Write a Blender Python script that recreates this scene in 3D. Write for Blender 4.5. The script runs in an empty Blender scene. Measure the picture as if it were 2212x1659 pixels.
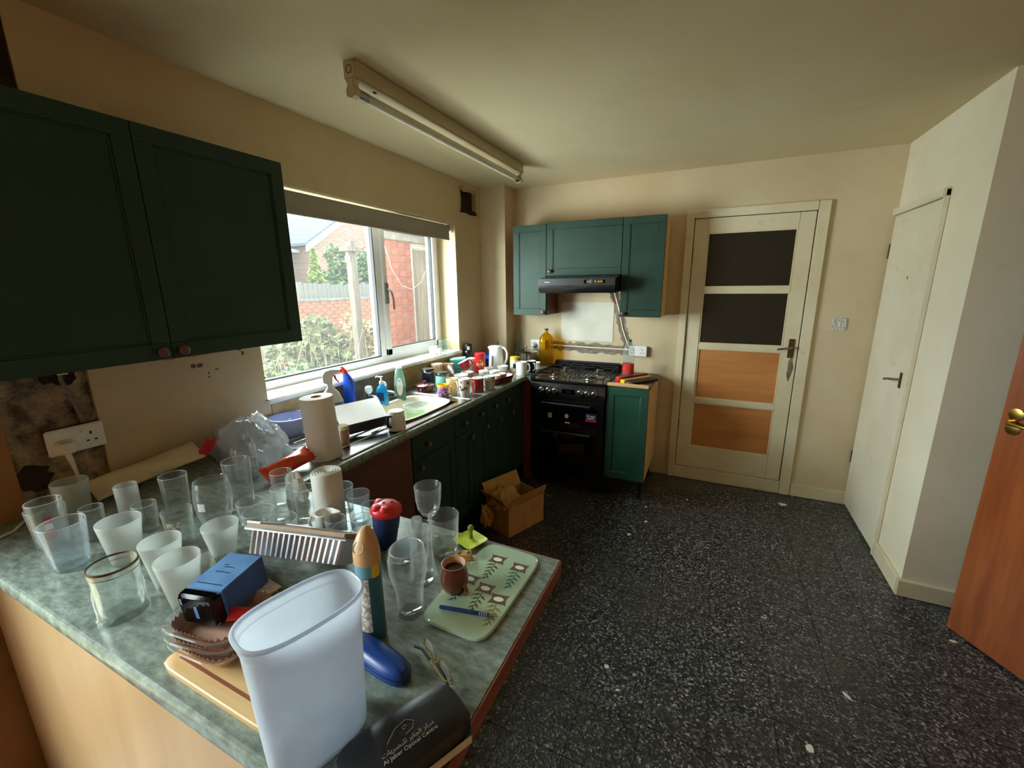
import bpy, bmesh, math, random
from mathutils import Vector, Matrix
random.seed(7)
R = math.radians
scene = bpy.context.scene
COL = scene.collection

# ------------------------------------------------------------------ camera
def setup_camera():
    yaw, pitch, roll = 0.4426, 0.2277, -0.0108
    cy, sy, cp, sp = math.cos(yaw), math.sin(yaw), math.cos(pitch), math.sin(pitch)
    fwd = Vector((-sy * cp, cy * cp, -sp)); right = Vector((cy, sy, 0)); up = right.cross(fwd)
    r2 = math.cos(roll) * right + math.sin(roll) * up
    u2 = -math.sin(roll) * right + math.cos(roll) * up
    cam = bpy.data.cameras.new('camera'); co = bpy.data.objects.new('camera', cam); COL.objects.link(co)
    m = Matrix((r2, u2, -fwd)).transposed().to_4x4(); m.translation = (1.9247, -3.6388, 1.608)
    co.matrix_world = m
    cam.sensor_width = 36; cam.lens = 908.4354 / 2212 * 36; cam.clip_start = 0.02; cam.clip_end = 200
    scene.camera = co
setup_camera()

# ------------------------------------------------------------------ light: overcast sky through the windows, plus added fill lamps
SKY = 4.5
world = bpy.data.worlds.new('overcast_sky'); scene.world = world; world.use_nodes = True
bg = world.node_tree.nodes['Background']; bg.inputs[0].default_value = (0.90, 0.955, 1.0, 1); bg.inputs[1].default_value = SKY
def portal(name, loc, rot, sx, sy):
    l = bpy.data.lights.new(name, 'AREA'); l.shape = 'RECTANGLE'; l.size = sx; l.size_y = sy
    l.cycles.is_portal = True
    o = bpy.data.objects.new(name, l); COL.objects.link(o); o.location = loc; o.rotation_euler = rot
portal('kitchen_window_portal', (-0.30, -1.485, 1.58), (0, R(-90), 0), 1.06, 1.76)
portal('rear_window_portal', (-0.30, -4.47, 1.12), (0, R(-90), 0), 2.05, 1.76)
def add_fill(name, loc, target, sx, sy, power, col=(0.93, 0.97, 1.0)):
    l = bpy.data.lights.new(name, 'AREA'); l.shape = 'RECTANGLE'; l.size = sx; l.size_y = sy; l.energy = power; l.color = col
    o = bpy.data.objects.new(name, l); COL.objects.link(o); o.location = loc
    o.rotation_euler = (Vector(target) - Vector(loc)).to_track_quat('-Z', 'Y').to_euler()
add_fill('window_fill', (-1.15, -1.45, 2.75), (0.2, -1.45, 1.25), 2.4, 1.5, 200)  # added fill lamp, unseen above the window, boosts the sky light indoors
add_fill('garden_fill', (-1.55, -2.95, 1.05), (0.8, -1.1, 1.5), 1.6, 1.9, 215)  # added lamp out of view beside the window, lifts back wall and ceiling
add_fill('rear_fill', (-1.3, -4.47, 2.3), (0.2, -4.47, 1.0), 2.2, 1.6, 260)  # added lamp outside the rear window, brightens the peninsula front
scene.view_settings.view_transform = 'Standard'
scene.view_settings.look = 'None'
scene.view_settings.gamma = 1.0
scene.view_settings.use_curve_mapping = False
scene.view_settings.exposure = 0.82
cy = scene.cycles
cy.use_denoising = True
cy.max_bounces = 14; cy.diffuse_bounces = 8; cy.glossy_bounces = 6; cy.transmission_bounces = 10; cy.transparent_max_bounces = 48
cy.caustics_reflective = False; cy.caustics_refractive = False
cy.sample_clamp_indirect = 6.0

# ------------------------------------------------------------------ materials
def lin(c):
    out = []
    for v in c[:3]:
        v = v / 255.0
        out.append(v / 12.92 if v <= 0.04045 else ((v + 0.055) / 1.055) ** 2.4)
    return tuple(out) + (1.0,)
MATS = {}
def newmat(name):
    m = bpy.data.materials.new(name); m.use_nodes = True; nt = m.node_tree; nt.nodes.clear()
    out = nt.nodes.new('ShaderNodeOutputMaterial'); MATS[name] = m
    return m, nt, out
def coords(nt, world_pos=False):
    if world_pos:
        return nt.nodes.new('ShaderNodeNewGeometry').outputs['Position']
    return nt.nodes.new('ShaderNodeTexCoord').outputs['Object']
def noise(nt, vec, scale, detail=3, rough=0.5, stretch=None):
    if stretch:
        mp = nt.nodes.new('ShaderNodeMapping'); mp.inputs['Scale'].default_value = stretch
        nt.links.new(vec, mp.inputs['Vector']); vec = mp.outputs[0]
    n = nt.nodes.new('ShaderNodeTexNoise'); n.inputs['Scale'].default_value = scale
    n.inputs['Detail'].default_value = detail; n.inputs['Roughness'].default_value = rough
    nt.links.new(vec, n.inputs['Vector'])
    return n.outputs['Fac']
def ramp(nt, fac, stops):
    r = nt.nodes.new('ShaderNodeValToRGB'); e = r.color_ramp.elements
    while len(e) < len(stops): e.new(0.5)
    for el, (p, c) in zip(e, stops):
        el.position = p; el.color = c
    nt.links.new(fac, r.inputs[0]); return r.outputs[0]
def mixc(nt, fac, a, b, mode='MIX'):
    m = nt.nodes.new('ShaderNodeMix'); m.data_type = 'RGBA'; m.blend_type = mode
    for sock, v in ((m.inputs[0], fac), (m.inputs[6], a), (m.inputs[7], b)):
        if hasattr(v, 'is_linked'): nt.links.new(v, sock)
        else: sock.default_value = v
    return m.outputs[2]
def M(name, col, rough=0.5, metal=0.0, spec=0.5, var=0.06, vs=9.0, bump=0.0, bs=80.0, col2=None, stops=(0.42, 0.62),
      wp=False, stretch=None, coat=0.0, sss=0.0, detail=4):
    m, nt, out = newmat(name)
    b = nt.nodes.new('ShaderNodeBsdfPrincipled')
    v = coords(nt, wp)
    f = noise(nt, v, vs, detail, 0.55, stretch)
    c = lin(col)
    c2 = lin(col2) if col2 else tuple(min(1, x * (1 + var)) for x in c[:3]) + (1,)
    c1 = c if col2 else tuple(x * (1 - var) for x in c[:3]) + (1,)
    nt.links.new(ramp(nt, f, [(stops[0], c1), (stops[1], c2)]), b.inputs['Base Color'])
    b.inputs['Roughness'].default_value = rough; b.inputs['Metallic'].default_value = metal
    b.inputs['Specular IOR Level'].default_value = spec; b.inputs['Coat Weight'].default_value = coat
    if sss:
        b.inputs['Subsurface Weight'].default_value = sss; b.inputs['Subsurface Radius'].default_value = (0.01, 0.01, 0.01)
    if bump:
        bn = nt.nodes.new('ShaderNodeBump'); bn.inputs['Strength'].default_value = bump; bn.inputs['Distance'].default_value = 0.004
        nt.links.new(noise(nt, v, bs, 3, 0.5, stretch), bn.inputs['Height']); nt.links.new(bn.outputs[0], b.inputs['Normal'])
    nt.links.new(b.outputs[0], out.inputs[0])
    return m
def GL(name, tint=(240, 248, 246), rough=0.02, blend=0.22, haze=0.0, hazecol=(235, 240, 240), trans=0.5, edge=0.0, bump=0.0):
    """thin clear material: see-through, mirror at grazing angles, optional milky haze (scatter)"""
    m, nt, out = newmat(name)
    tr = nt.nodes.new('ShaderNodeBsdfTransparent'); tr.inputs[0].default_value = lin(tint)
    gl = nt.nodes.new('ShaderNodeBsdfGlossy'); gl.inputs['Roughness'].default_value = rough; gl.inputs[0].default_value = (1, 1, 1, 1)
    lw = nt.nodes.new('ShaderNodeLayerWeight'); lw.inputs[0].default_value = 0.5
    pw = nt.nodes.new('ShaderNodeMath'); pw.operation = 'POWER'; pw.inputs[1].default_value = 3.0; nt.links.new(lw.outputs['Facing'], pw.inputs[0])
    ml = nt.nodes.new('ShaderNodeMath'); ml.operation = 'MULTIPLY_ADD'; ml.inputs[1].default_value = blend * 2.2; ml.inputs[2].default_value = 0.025; nt.links.new(pw.outputs[0], ml.inputs[0])
    base = tr.outputs[0]
    if bump:
        bn = nt.nodes.new('ShaderNodeBump'); bn.inputs['Strength'].default_value = bump; bn.inputs['Distance'].default_value = 0.01
        nt.links.new(noise(nt, coords(nt), 22, 4, 0.6), bn.inputs['Height']); nt.links.new(bn.outputs[0], gl.inputs['Normal'])
    if haze > 0:
        df = nt.nodes.new('ShaderNodeBsdfDiffuse'); tl = nt.nodes.new('ShaderNodeBsdfTranslucent')
        v = coords(nt); hf = noise(nt, v, 30, 3)
        hc = ramp(nt, hf, [(0.3, tuple(x * 0.93 for x in lin(hazecol)[:3]) + (1,)), (0.7, lin(hazecol))])
        nt.links.new(hc, df.inputs[0]); nt.links.new(hc, tl.inputs[0])
        mx = nt.nodes.new('ShaderNodeMixShader'); mx.inputs[0].default_value = trans
        nt.links.new(df.outputs[0], mx.inputs[1]); nt.links.new(tl.outputs[0], mx.inputs[2])
        mh = nt.nodes.new('ShaderNodeMixShader'); mh.inputs[0].default_value = haze
        if edge:   # white haze edge-on paints bright outlines on the dirty glass
            lw2 = nt.nodes.new('ShaderNodeLayerWeight'); lw2.inputs[0].default_value = 0.5
            p2 = nt.nodes.new('ShaderNodeMath'); p2.operation = 'POWER'; p2.inputs[1].default_value = 4.0; nt.links.new(lw2.outputs['Facing'], p2.inputs[0])
            m2 = nt.nodes.new('ShaderNodeMath'); m2.operation = 'MULTIPLY_ADD'; m2.inputs[1].default_value = edge; m2.inputs[2].default_value = haze; nt.links.new(p2.outputs[0], m2.inputs[0])
            nt.links.new(m2.outputs[0], mh.inputs[0])
        nt.links.new(tr.outputs[0], mh.inputs[1]); nt.links.new(mx.outputs[0], mh.inputs[2]); base = mh.outputs[0]
    mm = nt.nodes.new('ShaderNodeMixShader')
    nt.links.new(ml.outputs[0], mm.inputs[0]); nt.links.new(base, mm.inputs[1]); nt.links.new(gl.outputs[0], mm.inputs[2])
    nt.links.new(mm.outputs[0], out.inputs[0])
    return m
def WOOD(name, dark, light, rough=0.45, scale=6.0, stretch=(1, 1, 12), bump=0.05, wp=False, coat=0.0):
    return M(name, dark, rough, col2=light, vs=scale, stops=(0.35, 0.68), stretch=stretch, bump=bump, bs=scale * 3, wp=wp, coat=coat)

# walls: smoke-stained magnolia, with broad stains of their own
def wall_mat(name, c1, c2, c3, scale=1.3, bump=0.12, rough=0.75):
    m, nt, out = newmat(name); b = nt.nodes.new('ShaderNodeBsdfPrincipled'); v = coords(nt, True)
    f1 = noise(nt, v, scale, 5, 0.6); f2 = noise(nt, v, scale * 5, 4, 0.6)
    a = ramp(nt, f1, [(0.36, lin(c1)), (0.66, lin(c2))])
    s = ramp(nt, f2, [(0.60, (0, 0, 0, 1)), (0.78, (0.35, 0.35, 0.35, 1))])
    nt.links.new(mixc(nt, s, a, lin(c3)), b.inputs['Base Color'])
    b.inputs['Roughness'].default_value = rough; b.inputs['Specular IOR Level'].default_value = 0.3
    bn = nt.nodes.new('ShaderNodeBump'); bn.inputs['Strength'].default_value = bump; bn.inputs['Distance'].default_value = 0.004
    nt.links.new(noise(nt, v, 70, 4), bn.inputs['Height']); nt.links.new(bn.outputs[0], b.inputs['Normal'])
    nt.links.new(b.outputs[0], out.inputs[0]); return m
wall_mat('wall_cream', (200, 181, 146), (213, 197, 165), (176, 150, 112))
wall_mat('wall_white', (224, 212, 184), (234, 226, 204), (208, 192, 158))
wall_mat('ceiling_cream', (202, 187, 150), (212, 199, 165), (186, 166, 126), scale=0.8)
wall_mat('wall_brown', (150, 104, 62), (172, 128, 82), (120, 82, 52), scale=2.5, bump=0.3)
wall_mat('rough_plaster', (96, 84, 70), (150, 132, 108), (58, 48, 42), scale=9, bump=1.0, rough=0.95)
wall_mat('old_plaster', (176, 148, 106), (196, 172, 132), (120, 98, 72), scale=12, bump=0.8, rough=0.95)
wall_mat('grey_mortar', (112, 108, 100), (150, 144, 132), (84, 78, 70), scale=14, bump=0.8, rough=0.95)
wall_mat('dark_brick', (40, 34, 30), (66, 50, 42), (28, 24, 22), scale=7, bump=0.8, rough=0.95)
wall_mat('gloss_cream', (212, 199, 166), (224, 214, 186), (158, 138, 104), scale=2.6, bump=0.05, rough=0.38)
wall_mat('gloss_white', (220, 210, 184), (230, 223, 202), (170, 152, 120), scale=2.2, bump=0.05, rough=0.36)
M('upvc', (236, 238, 240), 0.25, var=0.02)
M('sill_white', (240, 240, 238), 0.3, col2=(226, 224, 214), vs=6, wp=True)
M('rubber', (20, 20, 22), 0.6)
M('blind_grey', (158, 152, 140), 0.8, var=0.04, bump=0.05, bs=300)
M('green_paint', (34, 58, 47), 0.5, spec=0.3, col2=(40, 65, 53), vs=3.0, bump=0.03, bs=120)
M('green_paint_bright', (34, 74, 61), 0.38, col2=(40, 82, 68), vs=3.0)
M('knob_brown', (96, 62, 50), 0.3, var=0.1)
WOOD('beech_ply', (206, 164, 104), (222, 186, 130))
WOOD('brown_panel', (88, 52, 38), (104, 64, 48), stretch=(1, 1, 6))
WOOD('red_panel', (110, 40, 26), (126, 50, 32), stretch=(1, 1, 6))
WOOD('orange_door', (136, 66, 27), (160, 86, 38), rough=0.35, scale=5, stretch=(6, 6, 0.5), coat=0.2)
WOOD('door_panel_ply', (184, 118, 62), (200, 136, 78), rough=0.5, scale=3, stretch=(0.6, 3, 5))
WOOD('peninsula_panel', (178, 142, 100), (192, 156, 114), rough=0.4, scale=3, stretch=(3, 3, 0.5))
WOOD('peninsula_rail', (172, 134, 106), (186, 148, 120), rough=0.4, scale=3, stretch=(0.5, 3, 3))
WOOD('edge_brown', (122, 66, 42), (142, 82, 54), rough=0.5, stretch=(4, 0.5, 4))
WOOD('board_wood', (206, 166, 110), (222, 188, 138), scale=5, stretch=(0.6, 6, 6))
M('card_brown', (186, 138, 78), 0.8, col2=(196, 150, 90), vs=12, bump=0.05)
M('cloth_tan', (186, 142, 84), 0.9, col2=(200, 158, 100), vs=20, bump=0.3, bs=150)
M('steel', (190, 190, 188), 0.22, metal=1.0, var=0.05)
M('steel_dull', (150, 150, 148), 0.35, metal=1.0, var=0.08, vs=20)
M('chrome', (225, 228, 230), 0.08, metal=1.0, var=0.02)
M('brass', (196, 160, 84), 0.28, metal=1.0, var=0.08)
M('brass_dark', (110, 84, 54), 0.4, metal=0.8, var=0.1)
M('black_enamel', (16, 16, 17), 0.25, var=0.1, coat=0.3)
M('black_matt', (18, 18, 19), 0.6, var=0.1)
M('black_glass', (6, 6, 7), 0.06, var=0.0, coat=0.6)
M('black_plastic', (22, 22, 24), 0.38, var=0.1)
M('display_glow', (40, 18, 18), 0.2)
M('white_plastic', (232, 232, 230), 0.35, var=0.03)
M('cream_plastic', (226, 220, 204), 0.35, var=0.03)
M('white_ceramic', (238, 236, 230), 0.15, var=0.02, coat=0.3)
M('ivory_ceramic', (226, 214, 188), 0.18, var=0.03, coat=0.3)
M('paper_white', (240, 238, 234), 0.9, var=0.03, bump=0.1, bs=200)
M('paper_cream', (226, 206, 172), 0.8, var=0.05, bump=0.15, bs=30)
M('red_gloss', (206, 34, 40), 0.28, var=0.05, coat=0.3)
M('red_ceramic', (150, 22, 30), 0.18, var=0.05, coat=0.4)
M('red_plastic', (214, 40, 44), 0.35, var=0.05)
M('navy', (22, 30, 62), 0.3, var=0.1)
M('navy_foam', (30, 46, 92), 0.5, var=0.1)
M('blue_plastic', (24, 78, 206), 0.35, var=0.05)
M('blue_case', (26, 60, 128), 0.3, var=0.08)
M('blue_card', (104, 148, 196), 0.45, col2=(84, 122, 172), vs=10)
M('blue_card_dark', (66, 92, 140), 0.45, col2=(54, 78, 124), vs=10)
M('pale_blue_plastic', (186, 196, 232), 0.35, var=0.03)
M('mint', (150, 214, 200), 0.25, var=0.03)
M('teal_card', (40, 166, 156), 0.4, var=0.05)
M('teal_light', (150, 214, 206), 0.4, var=0.03)
M('yellow', (236, 196, 40), 0.3, var=0.05)
M('lime', (206, 220, 60), 0.35, var=0.04)
M('leaf_green_peg', (116, 150, 40), 0.4, var=0.05)
M('orange_pack', (222, 86, 36), 0.3, col2=(206, 60, 28), vs=14, bump=0.3, bs=40)
M('brown_glaze', (92, 42, 38), 0.15, var=0.15, coat=0.5)
M('tan_ceramic', (186, 142, 110), 0.3, col2=(160, 112, 84), vs=30)
M('terracotta', (112, 56, 42), 0.3, var=0.1, coat=0.2)
M('pot_inner', (196, 150, 120), 0.4, var=0.06)
M('dark_liquid', (34, 14, 10), 0.15)
M('purple_print', (150, 80, 150), 0.3, col2=(232, 214, 226), vs=60, stops=(0.5, 0.58))
M('cream_print', (234, 206, 156), 0.25, col2=(240, 220, 180), vs=20)
M('grey_print', (170, 164, 156), 0.4, col2=(230, 228, 222), vs=120, stops=(0.48, 0.55))
M('text_grey', (196, 196, 192), 0.5)
M('text_dark', (30, 34, 40), 0.5)
M('text_white', (238, 238, 236), 0.5)
M('santa_red', (198, 60, 66), 0.4)
M('can_blue', (104, 164, 186), 0.35, var=0.05)
M('can_teal', (52, 108, 126), 0.35, var=0.08)
M('can_cap', (206, 164, 118), 0.4, var=0.04)
M('foil', (200, 200, 204), 0.28, metal=1.0, var=0.08, bump=0.12, bs=50)
M('foil_lid_card', (170, 140, 112), 0.6, var=0.06)
M('brown_tray', (190, 150, 134), 0.35, var=0.05)
M('binroll', (222, 222, 214), 0.45, var=0.04, bump=0.2, bs=90)
M('glassboard', (168, 196, 166), 0.12, col2=(186, 208, 178), vs=4, coat=0.6)
M('print_brown', (104, 84, 62), 0.3, var=0.1)
M('print_green', (74, 98, 66), 0.3, var=0.15)
M('print_teal', (60, 118, 118), 0.3, var=0.15)
M('print_olive', (138, 142, 62), 0.3, var=0.15)
M('pine_block', (206, 160, 78), 0.5, var=0.08)
M('mop_dark', (52, 44, 40), 0.9, var=0.1)
M('oil_bottle_cap', (40, 44, 40), 0.4)
M('green_cap', (24, 110, 60), 0.4)
M('red_label', (196, 34, 30), 0.35, col2=(226, 120, 40), vs=26, stops=(0.55, 0.7))
M('sticker_navy', (34, 44, 92), 0.35)
M('sticker_red', (150, 40, 60), 0.35)
M('energy_sticker', (170, 196, 120), 0.4, col2=(230, 230, 220), vs=60)
M('crumb', (222, 214, 196), 0.8)
M('stain_dark', (44, 36, 30), 0.9)
M('sink_cream', (236, 230, 214), 0.3, var=0.02)
M('tube_white', (206, 200, 182), 0.25, var=0.02)
M('fitting_cream', (190, 177, 142), 0.4, var=0.04)
M('mauve_box', (62, 52, 62), 0.55, var=0.06)
M('greenliquid', (30, 110, 84), 0.15, var=0.1, coat=0.3)
M('brick_red', (140, 78, 62), 0.85, col2=(162, 98, 80), vs=18, bump=0.6, bs=60, detail=5)
M('brick_orange', (150, 96, 72), 0.85, col2=(172, 116, 90), vs=12, bump=0.4, bs=50)
M('mortar', (164, 150, 136), 0.95, var=0.08, vs=30, bump=0.4)
M('concrete', (116, 113, 107), 0.9, col2=(138, 134, 126), vs=9, bump=0.5, wp=True)
M('old_timber', (118, 108, 96), 0.85, col2=(142, 132, 118), vs=8, stretch=(4, 4, 0.4), bump=0.3)
M('grey_timber', (112, 110, 104), 0.85, col2=(136, 132, 124), vs=8, stretch=(4, 4, 0.4), bump=0.3)
M('bargeboard', (196, 198, 200), 0.5, var=0.02)
M('leaf_lime', (122, 140, 58), 0.6, col2=(150, 164, 76), vs=7)
M('leaf_green', (82, 106, 60), 0.6, col2=(110, 130, 76), vs=7)
M('leaf_pale', (116, 122, 82), 0.65, col2=(142, 144, 102), vs=6)
M('straw', (164, 148, 110), 0.8, col2=(180, 166, 132), vs=9)
M('soil', (116, 104, 82), 0.95, col2=(136, 138, 92), vs=4, bump=0.6, wp=True)
M('bag_grey', (150, 152, 160), 0.5, var=0.1)
GL('glass_clear', (251, 252, 251), 0.03, 0.26, haze=0.03, edge=0.40)
GL('glass_rim', (240, 246, 246), 0.05, 0.30, haze=0.55, hazecol=(236, 242, 242), trans=0.4)  # milky white haze paints in the window light that rims catch
GL('glass_heavy', (250, 252, 251), 0.03, 0.36, haze=0.03, edge=0.45)
GL('glass_print', (244, 249, 250), 0.04, 0.26, haze=0.08, hazecol=(232, 236, 246), edge=0.35)
GL('glass_frost', (242, 244, 242), 0.35, 0.12, haze=0.40, hazecol=(236, 240, 236), trans=0.5)
GL('glass_jar', (240, 249, 244), 0.03, 0.28, haze=0.04, edge=0.4)
GL('window_glass', (238, 244, 242), 0.01, 0.12, haze=0.02)
GL('obscure_glass', (90, 82, 70), 0.30, 0.35, haze=0.16, hazecol=(132, 118, 98), trans=0.2)
M('splash_pale', (208, 204, 188), 0.4, col2=(218, 214, 200), vs=5)
GL('tub_frost', (236, 242, 248), 0.35, 0.08, haze=0.72, hazecol=(238, 243, 250), trans=0.6)
GL('tub_lid_frost', (226, 234, 238), 0.3, 0.1, haze=0.6, hazecol=(206, 220, 232), trans=0.5)
GL('bag_film', (244, 248, 250), 0.10, 0.36, haze=0.40, hazecol=(240, 244, 250), trans=0.4, edge=0.4, bump=0.8)
GL('clear_film', (236, 232, 222), 0.1, 0.34, haze=0.14)
GL('tray_clear', (248, 246, 244), 0.05, 0.34, haze=0.08, edge=0.4)
GL('water_green', (206, 236, 190), 0.02, 0.18, haze=0.25, hazecol=(206, 236, 190))
GL('water_clear', (236, 240, 236), 0.02, 0.25)
GL('oil_yellow', (232, 200, 60), 0.05, 0.22, haze=0.16, hazecol=(206, 160, 20))
GL('soap_cyan', (90, 206, 236), 0.04, 0.2, haze=0.45, hazecol=(40, 176, 220))
GL('bottle_green_clear', (190, 220, 206), 0.05, 0.25, haze=0.35, hazecol=(176, 206, 190))
GL('pet_clear', (242, 244, 242), 0.06, 0.32, haze=0.14, edge=0.4)
def floor_material():
    m, nt, out = newmat('floor_vinyl'); b = nt.nodes.new('ShaderNodeBsdfPrincipled'); v = coords(nt, True)
    vo = nt.nodes.new('ShaderNodeTexVoronoi'); vo.inputs['Scale'].default_value = 135; nt.links.new(v, vo.inputs['Vector'])
    sp = nt.nodes.new('ShaderNodeSeparateColor'); nt.links.new(vo.outputs['Color'], sp.inputs[0])
    fleck = ramp(nt, sp.outputs[0], [(0.0, lin((15, 16, 18))), (0.42, lin((30, 31, 33))), (0.70, lin((64, 65, 68))), (0.92, lin((110, 110, 112))), (1.0, lin((165, 165, 165)))])
    worn = ramp(nt, noise(nt, v, 2.2, 5, 0.6), [(0.40, (0, 0, 0, 1)), (0.70, (0.5, 0.5, 0.5, 1))])
    c = mixc(nt, worn, fleck, lin((66, 62, 56)))
    oi = nt.nodes.new('ShaderNodeObjectInfo')
    tone = ramp(nt, oi.outputs['Random'], [(0, (0.86, 0.86, 0.86, 1)), (1, (1.1, 1.1, 1.1, 1))])
    nt.links.new(mixc(nt, 1.0, c, tone, 'MULTIPLY'), b.inputs['Base Color'])
    rr = nt.nodes.new('ShaderNodeMapRange'); rr.inputs['To Min'].default_value = 0.24; rr.inputs['To Max'].default_value = 0.46
    nt.links.new(noise(nt, v, 5, 4), rr.inputs[0]); nt.links.new(rr.outputs[0], b.inputs['Roughness'])
    bn = nt.nodes.new('ShaderNodeBump'); bn.inputs['Strength'].default_value = 0.55; bn.inputs['Distance'].default_value = 0.003
    nt.links.new(vo.outputs['Distance'], bn.inputs['Height']); nt.links.new(bn.outputs[0], b.inputs['Normal'])
    nt.links.new(b.outputs[0], out.inputs[0])
floor_material()
def worktop_material():
    m, nt, out = newmat('worktop_laminate'); b = nt.nodes.new('ShaderNodeBsdfPrincipled'); v = coords(nt, True)
    f = noise(nt, v, 26, 6, 0.7, (1, 2.2, 1))
    c = ramp(nt, f, [(0.34, lin((92, 102, 94))), (0.5, lin((122, 134, 125))), (0.68, lin((152, 164, 154)))])
    d = ramp(nt, noise(nt, v, 4, 4, 0.6), [(0.45, (0, 0, 0, 1)), (0.8, (0.4, 0.4, 0.4, 1))])
    nt.links.new(mixc(nt, d, c, lin((120, 116, 98))), b.inputs['Base Color'])
    b.inputs['Roughness'].default_value = 0.26
    bn = nt.nodes.new('ShaderNodeBump'); bn.inputs['Strength'].default_value = 0.05; bn.inputs['Distance'].default_value = 0.002
    nt.links.new(noise(nt, v, 160, 2), bn.inputs['Height']); nt.links.new(bn.outputs[0], b.inputs['Normal'])
    nt.links.new(b.outputs[0], out.inputs[0])
worktop_material()
def brick_material(name, c1, c2, mortar, w, h, yz=True, bump=0.4):
    m, nt, out = newmat(name); b = nt.nodes.new('ShaderNodeBsdfPrincipled'); v = coords(nt, True)
    sx = nt.nodes.new('ShaderNodeSeparateXYZ'); cx = nt.nodes.new('ShaderNodeCombineXYZ'); nt.links.new(v, sx.inputs[0])
    nt.links.new(sx.outputs[1 if yz else 0], cx.inputs[0]); nt.links.new(sx.outputs[2], cx.inputs[1])
    t = nt.nodes.new('ShaderNodeTexBrick'); nt.links.new(cx.outputs[0], t.inputs['Vector'])
    t.inputs['Color1'].default_value = lin(c1); t.inputs['Color2'].default_value = lin(c2); t.inputs['Mortar'].default_value = lin(mortar)
    t.inputs['Scale'].default_value = 1.0; t.inputs['Brick Width'].default_value = w; t.inputs['Row Height'].default_value = h
    t.inputs['Mortar Size'].default_value = 0.006; t.inputs['Bias'].default_value = 0.1
    nt.links.new(t.outputs['Color'], b.inputs['Base Color']); b.inputs['Roughness'].default_value = 0.9
    bn = nt.nodes.new('ShaderNodeBump'); bn.inputs['Strength'].default_value = bump; bn.invert = True
    nt.links.new(t.outputs['Fac'], bn.inputs['Height']); nt.links.new(bn.outputs[0], b.inputs['Normal'])
    nt.links.new(b.outputs[0], out.inputs[0])
brick_material('house_brick', (118, 90, 76), (138, 108, 92), (150, 140, 128), 0.225, 0.075)
brick_material('roof_tile', (84, 90, 102), (102, 108, 120), (50, 54, 62), 0.30, 0.10)

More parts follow.
